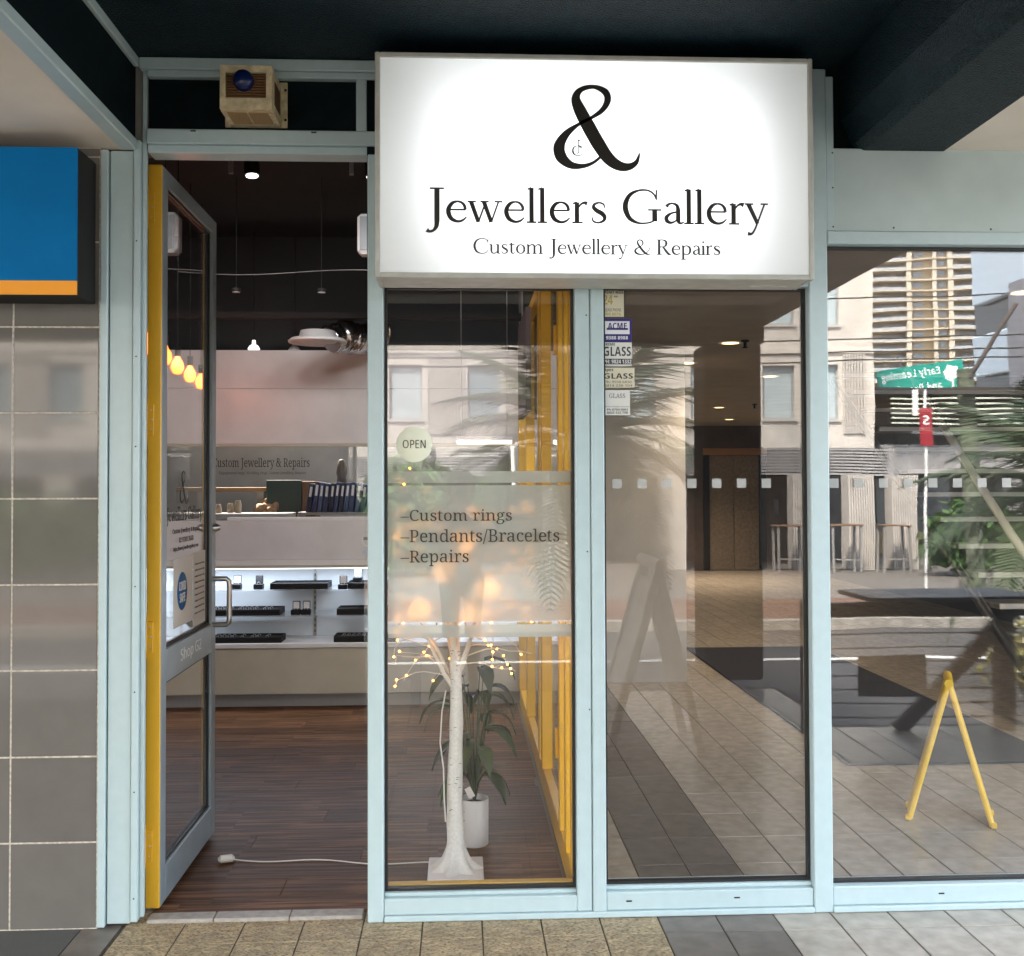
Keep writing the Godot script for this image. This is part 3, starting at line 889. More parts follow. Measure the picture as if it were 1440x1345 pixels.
		"m": return [0.91, [0.11, 0.0, 0.095, 0.11, 0.605, 0.095], [0.44, 0.0, 0.095, 0.44, 0.45, 0.095], [0.77, 0.0, 0.095, 0.77, 0.45, 0.095], [0.13, 0.44, 0.02, 0.21, 0.56, 0.035, 0.31, 0.605, 0.05, 0.41, 0.56, 0.07, 0.44, 0.44, 0.095], [0.46, 0.44, 0.02, 0.54, 0.56, 0.035, 0.64, 0.605, 0.05, 0.74, 0.56, 0.07, 0.77, 0.44, 0.095], [0.0, 0.012, 0.026, 0.22, 0.012, 0.026], [0.33, 0.012, 0.026, 0.55, 0.012, 0.026], [0.66, 0.012, 0.026, 0.88, 0.012, 0.026], [0.015, 0.575, 0.02, 0.11, 0.605, 0.05]]
		"R": return [0.78, [0.14, 0.0, 0.115, 0.14, 1.0, 0.115], [0.0, 0.012, 0.026, 0.28, 0.012, 0.026], [0.0, 0.988, 0.026, 0.2, 0.988, 0.026], [0.14, 0.985, 0.028, 0.36, 0.98, 0.035, 0.50, 0.89, 0.09, 0.525, 0.75, 0.115, 0.49, 0.61, 0.09, 0.36, 0.525, 0.03, 0.14, 0.515, 0.028], [0.35, 0.52, 0.06, 0.50, 0.26, 0.11, 0.64, 0.05, 0.1, 0.77, 0.012, 0.02]]
		"p": return [0.59, [0.11, -0.32, 0.095, 0.11, 0.605, 0.095], [0.13, 0.48, 0.02, 0.22, 0.585, 0.035, 0.33, 0.595, 0.045, 0.45, 0.49, 0.085, 0.485, 0.31, 0.1, 0.45, 0.13, 0.085, 0.34, 0.02, 0.04, 0.23, 0.02, 0.03, 0.13, 0.10, 0.02], [0.0, -0.31, 0.026, 0.24, -0.31, 0.026], [0.015, 0.575, 0.02, 0.11, 0.605, 0.05]]
		"&": return [0.95, [0.90, 0.50, 0.02, 0.84, 0.30, 0.03, 0.70, 0.10, 0.03, 0.50, 0.01, 0.03, 0.28, 0.03, 0.07, 0.13, 0.15, 0.1, 0.13, 0.32, 0.09, 0.27, 0.46, 0.04, 0.42, 0.56, 0.03, 0.52, 0.72, 0.06, 0.49, 0.90, 0.06, 0.36, 0.98, 0.035, 0.25, 0.90, 0.06, 0.25, 0.74, 0.08, 0.38, 0.48, 0.1, 0.56, 0.20, 0.11, 0.74, 0.03, 0.07, 0.86, 0.02, 0.03, 0.92, 0.06, 0.014]]
	return [0.30]

func old_style(s: String, m: Material, parent: Node3D, x0: float, x1: float, base: float, cap_h: float, z: float, wide: float) -> void:
	var total := 0.0
	for ch in s:
		total += glyph(ch)[0]
	var sx := cap_h * wide
	var gap := ((x1 - x0) - total * sx) / maxf(s.length() - 1, 1)
	var x := x0
	for ch in s:
		var g := glyph(ch)
		if g.size() > 1:
			var st := begin()
			for k in range(1, g.size()):
				var p := []
				var w := []
				for j in range(0, g[k].size(), 3):
					p.append(Vector2(x + g[k][j] * sx, base + g[k][j + 1] * cap_h))
					w.append((g[k][j + 2] * 1.22 + 0.016) * cap_h)
				ribbon(st, p, w, z, z + 0.002 + 0.00015 * k)
			obj("letter", st, m, parent)
		x += g[0] * sx + gap

# ---------- things fixed to the front ----------
func street_side_things() -> void:
	# alarm siren with a blue strobe
	var bone := grain(mk(0.74, 0.61, 0.38, 0.7), 84, 0.04, 0.74, 1.0, 2.5)
	var a := thing("alarm_siren", "weathered cream alarm siren box with blue strobe above the doorway", "alarm")
	bar("mounting_plate", bone, a, -0.822, -0.606, 2.757, 2.918, -0.028, -0.022, 0.002)
	var st := begin()
	# body flaring slightly to the street, with a grille opening in its face
	for e in [[-0.80, -0.628, 2.757, 2.796], [-0.80, -0.628, 2.882, 2.905], [-0.80, -0.782, 2.796, 2.882], [-0.648, -0.628, 2.796, 2.882]]:
		span(st, e[0], e[1], e[2], e[3], 0.142, 0.16, 0.001)
	span(st, -0.80, -0.790, 2.757, 2.905, -0.022, 0.142)
	span(st, -0.638, -0.628, 2.757, 2.905, -0.022, 0.142)
	span(st, -0.79, -0.638, 2.895, 2.905, -0.022, 0.142)
	span(st, -0.79, -0.638, 2.757, 2.767, -0.022, 0.142)
	obj("case", st, bone, a)
	bar("grille_back", mk(0.05, 0.018, 0.006, 0.8), a, -0.79, -0.638, 2.768, 2.894, 0.120, 0.125)
	for k in 9:
		bar("louvre", mk(0.20, 0.10, 0.035, 0.8), a, -0.782, -0.648, 2.800 + k * 0.0092, 2.8035 + k * 0.0092, 0.128, 0.15)
	for k in 2:
		bar("underside_pad", grain(mk(0.55, 0.36, 0.16, 0.8), 85, 0.12, 0.5, 1.0, 8.0), a, -0.782 + k * 0.071, -0.718 + k * 0.071, 2.7535, 2.757, 0.02, 0.13, 0.001)
	bar("side_grille", mk(0.08, 0.03, 0.012, 0.8), a, -0.628, -0.6265, 2.79, 2.87, 0.01, 0.11)
	var lens := StandardMaterial3D.new()
	lens.albedo_color = Color(0.03, 0.10, 0.30)
	lens.roughness = 0.25
	st = begin()
	lathe(st, Vector3(-0.722, 2.853, 0.150), [Vector2(0.034, 0), Vector2(0.034, 0.018), Vector2(0.031, 0.028), Vector2(0.022, 0.036), Vector2(0.0, 0.04)], 24, Basis(Vector3.RIGHT, PI / 2))
	obj("strobe_lens", st, lens, a)
	for y in [2.785, 2.89]:
		var h := begin()
		lathe(h, Vector3(-0.613, y, -0.022), [Vector2(0.005, 0), Vector2(0.004, 0.001), Vector2(0, 0.001)], 8, Basis(Vector3.RIGHT, PI / 2))
		obj("fixing_hole", h, M.black, a)
	# neighbour's sign
	var b := thing("neighbour_sign", "blue projecting sign panel with orange bottom stripe on the tiled wall", "sign")
	bar("case", M.black, b, -2.6, -1.256, 2.13, 2.617, 0.003, 0.172, 0.002)
	var bf := grain(mk(0.002, 0.165, 0.44, 0.6), 86, 0.02, 0.95, 1.0, 0.8)
	bf.metallic_specular = 0.2
	bar("blue_face", bf, b, -2.6, -1.257, 2.177, 2.616, 0.1725, 0.18)
	bar("orange_stripe", mk(0.95, 0.36, 0.005, 0.4), b, -2.6, -1.257, 2.131, 2.1765, 0.1725, 0.18)

# ---------- inside the shop ----------
func tray(label: String, x0: float, x1: float, y: float, z0: float, z1: float, lined: bool) -> void:
	var t := thing("jewellery_tray", label, "tray", "black jewellery trays on the shelves")
	bar("base", M.black_soft, t, x0, x1, y + 0.001, y + 0.012, z0, z1)
	bar("rim", M.black, t, x0, x1, y + 0.012, y + 0.042, z1 - 0.008, z1, 0.002)
	bar("rim", M.black, t, x0, x1, y + 0.012, y + 0.042, z0, z0 + 0.008, 0.002)
	bar("rim", M.black, t, x0, x0 + 0.008, y + 0.012, y + 0.042, z0 + 0.008, z1 - 0.008)
	bar("rim", M.black, t, x1 - 0.008, x1, y + 0.012, y + 0.042, z0 + 0.008, z1 - 0.008)
	bar("cushion", M.black_soft, t, x0 + 0.009, x1 - 0.009, y + 0.0125, y + 0.032, z0 + 0.009, z1 - 0.009)
	if lined:
		var n := int((x1 - x0) / 0.035)
		for k in n:
			if rng.randf() < 0.3:
				continue
			for r in 2:
				var st := begin()
				var c := Vector3(x0 + 0.025 + k * 0.034, y + 0.033, z0 + 0.06 + r * 0.08)
				var pts := []
				for j in 9:
					pts.append(c + Vector3(cos(PI * j / 8) * 0.009, sin(PI * j / 8) * 0.012, 0))
				tube(st, pts, 0.0018, 5)
				obj("ring", st, M.steel, t)

func ring_box(label: String, x: float, y: float, z: float, pale: bool) -> void:
	var t := thing("ring_box", label, "ring box", "open ring boxes on the shelves")
	bar("base", M.black, t, x - 0.032, x + 0.032, y + 0.001, y + 0.035, z - 0.03, z + 0.03, 0.003)
	bar("lid", M.black, t, x - 0.026, x + 0.026, y + 0.035, y + 0.092, z - 0.032, z - 0.02, 0.003)
	bar("lid_lining", M.white if pale else M.black_soft, t, x - 0.021, x + 0.021, y + 0.04, y + 0.087, z - 0.02, z - 0.018)
	var st := begin()
	var pts := []
	for j in 9:
		pts.append(Vector3(x + cos(PI * j / 8) * 0.01, y + 0.035 + sin(PI * j / 8) * 0.013, z + 0.005))
	tube(st, pts, 0.002, 5)
	obj("ring", st, M.steel, t)

func shop_inside() -> void:
	struct("wall_shop_left", mk(0.05, 0.045, 0.045, 0.8), -2.72, -2.62, -0.1, 3.4, -5.7, -0.2)
	struct("wall_shop_back", grain(mk(0.45, 0.45, 0.44, 0.8), 87, 0.02, 0.9, 1.0, 0.6), -2.72, 0.5, -0.1, 2.44, -5.8, -5.7)
	struct("wall_shop_back_upper", M.black, -2.72, 0.5, 2.44, 3.3, -4.1, -4.0)
	struct("ceiling_shop", M.black, -2.72, 0.5, 3.3, 3.45, -5.8, -0.2)
	struct("wall_shop_right", mk(0.35, 0.33, 0.31, 0.8), 0.42, 0.5, -0.1, 3.3, -5.7, -3.66)
	struct("wall_over_partition", M.black, 0.43, 0.5, 2.56, 3.3, -3.66, -0.2)
	# yellow framed glass partition along the lobby
	var p := thing("glass_partition", "yellow framed glass partition with a door between shop and lobby", "partition")
	bar("bottom_rail", M.yellow, p, 0.398, 0.448, 0.0, 0.11, -3.64, -0.105, 0.003)
	bar("top_rail", M.yellow, p, 0.398, 0.448, 2.50, 2.56, -3.64, -0.105, 0.003)
	for z in [-0.14, -0.36, -0.62, -1.56, -1.75, -2.75, -3.6]:
		bar("mullion", M.yellow, p, 0.392, 0.45, 0.11, 2.5, z - 0.03, z + 0.03, 0.003)
	for e in [[-0.33, -0.17], [-0.59, -0.39], [-1.53, -0.65], [-1.72, -1.59], [-2.72, -1.78], [-3.57, -2.78]]:
		bar("glass_pane", M.clear, p, 0.418, 0.424, 0.11, 2.5, e[0], e[1])
	for y in [0.45, 1.3, 2.1]:
		bar("hinge", M.yellow, p, 0.380, 0.3915, y - 0.06, y + 0.06, -0.66, -0.63, 0.002)
	bar("bulkhead", mk(0.07, 0.045, 0.045, 0.6), p, 0.36, 0.39, 1.92, 2.5, -3.0, -2.2)

	# display cabinet across the back
	var c := thing("display_cabinet", "pale built-in display cabinet with lit glass shelves at the back of the shop", "cabinet")
	var z := -3.64
	bar("kickboard", M.kick, c, -2.6, 0.4, 0.0, 0.085, z - 0.35, z - 0.03)
	for x in [-2.6, -1.72, -0.60]:
		bar("drawer_front", M.drawer, c, x + 0.003, (x + 0.874 if x < -2 else (x + 1.114 if x < -1 else 0.4)), 0.088, 0.40, z - 0.02, z, 0.002)
	bar("base_top", M.white, c, -2.6, 0.4, 0.402, 0.435, z - 0.36, z + 0.012, 0.003)
	bar("back_board", mk(0.72, 0.75, 0.77, 0.35), c, -2.6, 0.4, 0.436, 1.0, z - 0.38, z - 0.36)
	var sg := pane_mat(0.12, 0.0)
	for y in [0.612, 0.791]:
		bar("glass_shelf", sg, c, -2.6, 0.4, y - 0.004, y + 0.004, z - 0.355, z - 0.04)
	for x in [-1.92, -1.048, -0.18]:
		var o := bar("shelf_upright", M.steel, c, x - 0.011, x + 0.011, 0.437, 0.94, z - 0.358, z - 0.35)
		for k in 12:
			bar("slot", M.black, o, x - 0.003, x + 0.003, 0.46 + k * 0.04, 0.48 + k * 0.04, z - 0.35, z - 0.3495)
	bar("header", M.drawer, c, -2.6, 0.4, 0.944, 0.962, z - 0.36, z, 0.002)
	bar("header_ledge", M.white, c, -2.6, 0.4, 0.9625, 1.0, z - 0.36, z - 0.01, 0.002)
	bar("upper_front", M.cabinet, c, -2.6, 0.4, 1.001, 1.268, z - 0.06, z - 0.02, 0.002)
	bar("counter_lip", M.white, c, -1.6, 0.4, 1.2685, 1.291, z - 0.10, z - 0.02, 0.002)
	bar("wall_panel", M.cabinet, c, -2.6, 0.4, 1.796, 2.174, z - 0.06, z - 0.02, 0.002)
	bar("wall_panel", M.cabinet, c, -2.6, 0.4, 2.1765, 2.44, z - 0.06, z - 0.024, 0.002)
	bar("window_head", M.drawer, c, -2.6, 0.4, 1.777, 1.7955, z - 0.06, z - 0.015, 0.002)
	var wg := bar("workshop_window", M.clear, c, -2.6, 0.4, 1.291, 1.777, z - 0.045, z - 0.04)
	text("Custom Jewellery & Repairs", M.ink, wg, -1.70, -1.044, 1.618, 1.70, z - 0.039, "serif", 0.001)
	text("Engagement rings, Wedding rings, Custom jewellery, Repairs", M.ink, wg, -1.66, -1.07, 1.582, 1.606, z - 0.039, "serif", 0.001)
	# light strip under the header
	var ls := bar("led_strip_lamp", glow(0.9, 0.95, 1.0, 0.3), c, -2.55, 0.35, 0.934, 0.9435, z - 0.10, z - 0.06)
	area(Vector3(-1.1, 0.93, z - 0.08), Basis(Vector3.RIGHT, -PI / 2), 2.9, 0.04, 0.13, Color(0.86, 0.92, 1.0), ls)
	var zz := z - 0.28
	tray("black tray on the top glass shelf right of the shelf upright", -1.315, -0.92, 0.795, zz, z - 0.05, false)
	tray("black tray on the middle glass shelf, left end", -1.80, -1.25, 0.616, zz, z - 0.05, true)
	tray("black tray on the middle glass shelf, right end by the door post", -0.86, -0.45, 0.616, zz, z - 0.05, false)
	tray("black ring tray on the white cabinet base beside the door handle", -1.70, -1.23, 0.435, zz + 0.08, z - 0.005, true)
	tray("black ring tray on the white cabinet base by the door post", -0.875, -0.45, 0.435, zz + 0.08, z - 0.005, true)
	tray("dark grey tray on the top glass shelf by the door post", -0.79, -0.45, 0.795, zz, z - 0.05, false)
	ring_box("ring box with white lining next to the door handle, top shelf", -1.55, 0.795, z - 0.1, true)
	ring_box("ring box with black lining standing alone on the top shelf", -1.40, 0.795, z - 0.1, false)
	ring_box("left one of two ring boxes on the middle shelf", -1.145, 0.616, z - 0.1, true)
	ring_box("right one of two ring boxes on the middle shelf", -1.075, 0.616, z - 0.1, true)
	ring_box("ring box with white lining on the top shelf, second from the door post", -0.815, 0.795, z - 0.04, true)
	ring_box("ring box with white lining on the top shelf nearest the door post", -0.72, 0.837, z - 0.1, true)
	# decal on a free-standing acrylic panel by the post
	var ac := thing("acrylic_screen", "clear acrylic sheet with a round decal behind the door post", "screen", "", Vector3(-0.36, 0, -1.6))
	bar("sheet", M.clear, ac, -0.12, 0.3, 0.85, 1.36, -0.003, 0.003)
	bar("foot", M.clear, ac, -0.12, 0.3, 0.0, 0.85, -0.003, 0.003)
	var dc := begin()
	lathe(dc, Vector3(-0.10, 1.235, 0.004), [Vector2(0.028, 0.0), Vector2(0.03, 0.001), Vector2(0.033, 0.001), Vector2(0.034, 0)], 26, Basis(Vector3.RIGHT, PI / 2))
	obj("decal_ring", dc, M.white, ac)
	bar("decal_mark", M.kick, ac, -0.125, -0.078, 1.235, 1.25, 0.0035, 0.0045)
	bar("decal_mark", mk(0.5, 0.6, 0.68, 0.5), ac, -0.13, -0.07, 1.165, 1.185, 0.0035, 0.0045)

	workshop()
	# ceiling services
	var v := thing("ceiling_vent", "round white air diffuser with silver flexible duct under the black ceiling", "vent")
	var st := begin()
	lathe(st, Vector3(-0.925, 2.435, -3.2), [Vector2(0.0, 0.0), Vector2(0.12, 0.0), Vector2(0.13, 0.012), Vector2(0.14, 0.004), Vector2(0.185, -0.008), Vector2(0.19, 0.004), Vector2(0.17, 0.02), Vector2(0.12, 0.03), Vector2(0.11, 0.07), Vector2(0, 0.07)], 30)
	obj("diffuser", st, M.white, v)
	var pts := []
	var rad := []
	for k in 40:
		pts.append(Vector3(-0.86 + k * 0.008, 2.46 + 0.002 * k + 0.02 * sin(k * 0.2), -3.30 - 0.008 * k))
		rad.append(0.088 + 0.012 * (k % 2) + rng.randf_range(-0.012, 0.012))
	st = begin()
	tube(st, pts, rad, 16)
	obj("duct", st, mk(0.7, 0.7, 0.72, 0.22, 1.0), v)
	st = begin()
	span(st, -2.6, 0.4, 2.605, 2.645, -3.40, -3.30)
	tag(obj("ceiling_batten", st, M.black_soft), "dark batten running across under the black shop ceiling", "batten")
	for e in [[-1.46, 2.475, -3.86, true], [-1.18, 2.470, -3.88, false]]:
		var l := thing("globe_lamp", "small white globe lamp, lit, above the cabinet top" if e[3] else "small pale globe lamp, unlit, above the cabinet top", "lamp")
		st = begin()
		lathe(st, Vector3(e[0], e[1] - 0.03, e[2]), [Vector2(0, 0), Vector2(0.03, 0.006), Vector2(0.043, 0.028), Vector2(0.03, 0.05), Vector2(0.014, 0.06), Vector2(0.012, 0.09), Vector2(0, 0.09)], 18)
		obj("globe", st, glow(1.0, 0.98, 0.92, 0.15) if e[3] else M.white, l)
		st = begin()
		tube(st, [Vector3(e[0], e[1] + 0.06, e[2]), Vector3(e[0], 3.3, e[2])], 0.004, 6)
		obj("flex", st, M.black, l)
	# track spotlights
	var tr := thing("track_light", "black ceiling track with a lit spotlight just inside the door", "light")
	bar("track", M.black_soft, tr, -1.9, 0.3, 3.20, 3.225, -1.68, -1.64)
	for x in [-1.75, -1.051, -0.45, -0.1]:
		st = begin()
		var dirn := Vector3(0.05, -1, 0.10).normalized()
		var top := Vector3(x, 3.19, -1.66)
		tube(st, [top, top + dirn * 0.13], [0.036, 0.04], 16)
		var hd := obj("lamp_head", st, M.black, tr)
		st = begin()
		tube(st, [top + dirn * 0.128, top + dirn * 0.134], 0.03, 16)
		obj("lamp_lens", st, glow(1.0, 0.97, 0.95, 0.6), hd)
		spot(top + dirn * 0.15, Vector3(0.0, -0.75, -1), SHOP_SPOT, 55, Color(1, 0.99, 0.99), hd, 0.12)
		bar("bracket", mk(0.3, 0.3, 0.32, 0.4), tr, x - 0.11, x - 0.09, 3.07, 3.2, -1.66, -1.64)
	var wr := begin()
	var wp := []
	for k in 13:
		wp.append(Vector3(-1.5 + k * 0.1, 2.645 - 0.015 * sin(k * 0.5), -2.0))
	tube(wr, wp, 0.0025, 5)
	tag(obj("ceiling_cable", wr, mk(0.12, 0.115, 0.11, 0.6)), "thin pale cable strung across below the black shop ceiling", "cable")
	for e in [[-1.3, -2.5], [-0.81, -2.5]]:
		var l := thing("recessed_spot", "small unlit black spot hanging below the ceiling cable, %s" % ["left one" if e[0] < -1.0 else "right one"], "spotlight", "unlit hanging spots")
		st = begin()
		tube(st, [Vector3(e[0], 2.63, e[1]), Vector3(e[0], 2.65, e[1])], 0.025, 12)
		obj("can", st, M.black, l)
		st = begin()
		tube(st, [Vector3(e[0], 2.627, e[1]), Vector3(e[0], 2.630, e[1])], 0.022, 12)
		obj("lens", st, mk(0.5, 0.5, 0.5, 0.3), l)
		st = begin()
		tube(st, [Vector3(e[0], 2.65, e[1]), Vector3(e[0], 3.3, e[1])], 0.002, 5)
		obj("stem", st, M.black, l)
	# hanging speaker
	var mo := thing("wall_speaker", "small white cased speaker with grey face hung high inside the shop", "speaker")
	bar("case", M.white, mo, -0.585, -0.27, 2.815, 3.045, -2.42, -2.30, 0.02)
	bar("grille", mk(0.20, 0.21, 0.22, 0.6), mo, -0.568, -0.287, 2.835, 3.025, -2.2995, -2.296, 0.001)
	bar("bracket", M.white, mo, -0.44, -0.41, 3.045, 3.3, -2.38, -2.34)
	# filament bulbs in a row over the left counter
	for i in 5:
		var q: Vector3 = [Vector3(-1.457, 2.173, -1.3), Vector3(-1.50, 2.173, -1.75), Vector3(-1.555, 2.173, -2.2), Vector3(-1.60, 2.173, -2.65), Vector3(-1.645, 2.173, -3.1)][i]
		var l := thing("filament_bulb", ["hanging filament bulb seen in the gap beside the yellow door edge", "second hanging filament bulb, seen at the left edge of the door glass", "middle hanging filament bulb seen through the door glass", "fourth hanging filament bulb seen through the door glass", "hanging filament bulb farthest into the shop, seen through the door glass"][i], "lamp", "row of filament bulbs")
		st = begin()
		lathe(st, q + Vector3(0, -0.055, 0), [Vector2(0, 0), Vector2(0.022, 0.006), Vector2(0.036, 0.035), Vector2(0.032, 0.065), Vector2(0.016, 0.09), Vector2(0.013, 0.10), Vector2(0, 0.10)], 16)
		obj("bulb", st, glow(1.0, 0.42, 0.07, 0.75), l)
		omni(q, 0.0003, Color(1.0, 0.6, 0.25), l, 0.03)
		st = begin()
		tube(st, [q + Vector3(0, 0.045, 0), q + Vector3(0, 0.10, 0)], 0.016, 10)
		obj("lamp_holder", st, M.black, l)
		st = begin()
		tube(st, [q + Vector3(0, 0.10, 0), Vector3(q.x, 3.3, q.z)], 0.003, 5)
		obj("flex", st, M.black, l)
	# linear light near the back, seen over the film
	var ll := thing("linear_light", "bright short white linear light hanging deep in the shop", "light")
	bar("housing", M.white, ll, -0.03, 0.30, 1.768, 1.79, -2.56, -2.50, 0.002)
	bar("lamp_diffuser", glow(1.0, 0.98, 0.95, 0.25), ll, -0.025, 0.295, 1.748, 1.7675, -2.555, -2.505)
	area(Vector3(0.135, 1.745, -2.53), Basis(Vector3.RIGHT, -PI / 2), 0.3, 0.04, 0.008, Color(1.0, 0.97, 0.93), ll)
	for x in [0.0, 0.27]:
		st = begin()
		tube(st, [Vector3(x, 1.79, -2.53), Vector3(x, 3.3, -2.53)], 0.0015, 5)
		obj("wire", st, M.steel, ll)

const SHOP_SPOT := 0.055

func workshop() -> void:
	# room behind the little window
	var sh := thing("workshop_shelf", "dark shelf carrying the row of blue folders in the workshop", "shelf")
	bar("board", M.kick, sh, -1.25, 0.2, 1.285, 1.305, -4.8, -4.48)
	bar("side", M.kick, sh, -1.25, -1.23, 0.0, 1.285, -4.8, -4.48)
	bar("side", M.kick, sh, 0.18, 0.2, 0.0, 1.285, -4.8, -4.48)
	var tones := [mk(0.012, 0.018, 0.05, 0.6), mk(0.03, 0.05, 0.13, 0.6), mk(0.02, 0.035, 0.09, 0.6), mk(0.05, 0.08, 0.17, 0.6)]
	var x := -1.19
	for k in 14:
		var w := 0.030 + rng.randf_range(0, 0.008)
		var b := thing("folder", ["first", "second", "third", "fourth", "fifth", "sixth", "seventh", "eighth", "ninth", "tenth", "eleventh", "twelfth", "thirteenth", "last"][k] + " upright dark blue folder from the left in the workshop row", "folder", "folders on the workshop shelf", Vector3(x, 1.306, -4.6))
		b.rotation.z = -0.12 + rng.randf_range(-0.02, 0.02)
		var h := 0.225 + rng.randf_range(-0.012, 0.012)
		bar("cover", tones[rng.randi_range(0, 3)], b, 0, w, 0, h, -0.14, 0.10, 0.003)
		bar("spine_label", M.white, b, w * 0.25, w * 0.75, h * 0.55, h * 0.9, 0.10, 0.1008)
		x += w + 0.0065
	var pr := thing("dark_cabinet", "dark green cabinet in the workshop left of the folders", "cabinet")
	bar("body", mk(0.015, 0.035, 0.03, 0.4), pr, -1.56, -1.28, 0.0, 1.555, -5.2, -4.9, 0.004)
	bar("side_panel", mk(0.12, 0.055, 0.02, 0.5), pr, -1.275, -1.17, 0.0, 1.545, -5.2, -4.9, 0.004)
	var lamp := thing("desk_microscope", "small steel instrument on a stand behind the folders", "instrument")
	var st := begin()
	lathe(st, Vector3(-0.94, 1.306, -4.72), [Vector2(0.05, 0), Vector2(0.05, 0.015), Vector2(0.018, 0.03), Vector2(0.018, 0.20), Vector2(0.04, 0.23), Vector2(0.035, 0.27), Vector2(0.045, 0.30), Vector2(0.03, 0.40), Vector2(0.0, 0.41)], 16)
	obj("column", st, mk(0.20, 0.17, 0.14, 0.4, 0.6), lamp)
	var br := thing("bench_ledge", "brown timber ledge on the workshop wall", "ledge")
	bar("board", mk(0.30, 0.17, 0.07, 0.5), br, -2.3, -1.58, 1.462, 1.497, -5.3, -5.0, 0.003)
	bar("support", M.kick, br, -2.25, -2.2, 0.0, 1.462, -5.3, -5.0)
	bar("support", M.kick, br, -1.65, -1.6, 0.0, 1.462, -5.3, -5.0)
	var wb := thing("work_bench", "grey work bench in the workshop with small jars", "bench")
	bar("top", M.kick, wb, -2.4, -1.3, 1.26, 1.30, -4.75, -4.25, 0.003)
	for q in [[-2.36, -4.7], [-1.34, -4.7], [-2.36, -4.3], [-1.34, -4.3]]:
		bar("leg", M.kick, wb, q[0] - 0.03, q[0] + 0.03, 0.0, 1.26, q[1] - 0.03, q[1] + 0.03)
	for e in [[-1.78, 0.05], [-1.72, 0.07], [-1.87, 0.04]]:
		st = begin()
		lathe(st, Vector3(e[0], 1.301, -4.6), [Vector2(0, 0), Vector2(0.024, 0), Vector2(0.026, e[1]), Vector2(0.02, e[1] + 0.008), Vector2(0.02, e[1] + 0.025), Vector2(0, e[1] + 0.025)], 14)
		tag(obj("jar", st, mk(0.35, 0.28, 0.2, 0.3)), "small brown jar on the workshop bench, %s" % {-1.78: "middle one", -1.72: "tallest one at the right", -1.87: "short one at the left"}[e[0]], "jar", "jars on the bench")
	var cl := thing("workshop_lamp", "flat ceiling lamp lighting the workshop", "lamp")
	bar("lamp_panel", glow(1, 0.98, 0.95, 0.1), cl, -1.9, -0.7, 2.40, 2.42, -5.0, -4.7)
	bar("housing", M.white, cl, -1.91, -0.69, 2.421, 2.44, -5.01, -4.69)
	area(Vector3(-1.3, 2.395, -4.85), Basis(Vector3.RIGHT, -PI / 2), 1.2, 0.3, 0.025, Color(1, 0.97, 0.93), cl)
	for xx in [-1.7, -0.9]:
		bar("hanger", M.black, cl, xx, xx + 0.01, 2.44, 3.3, -4.86, -4.85)

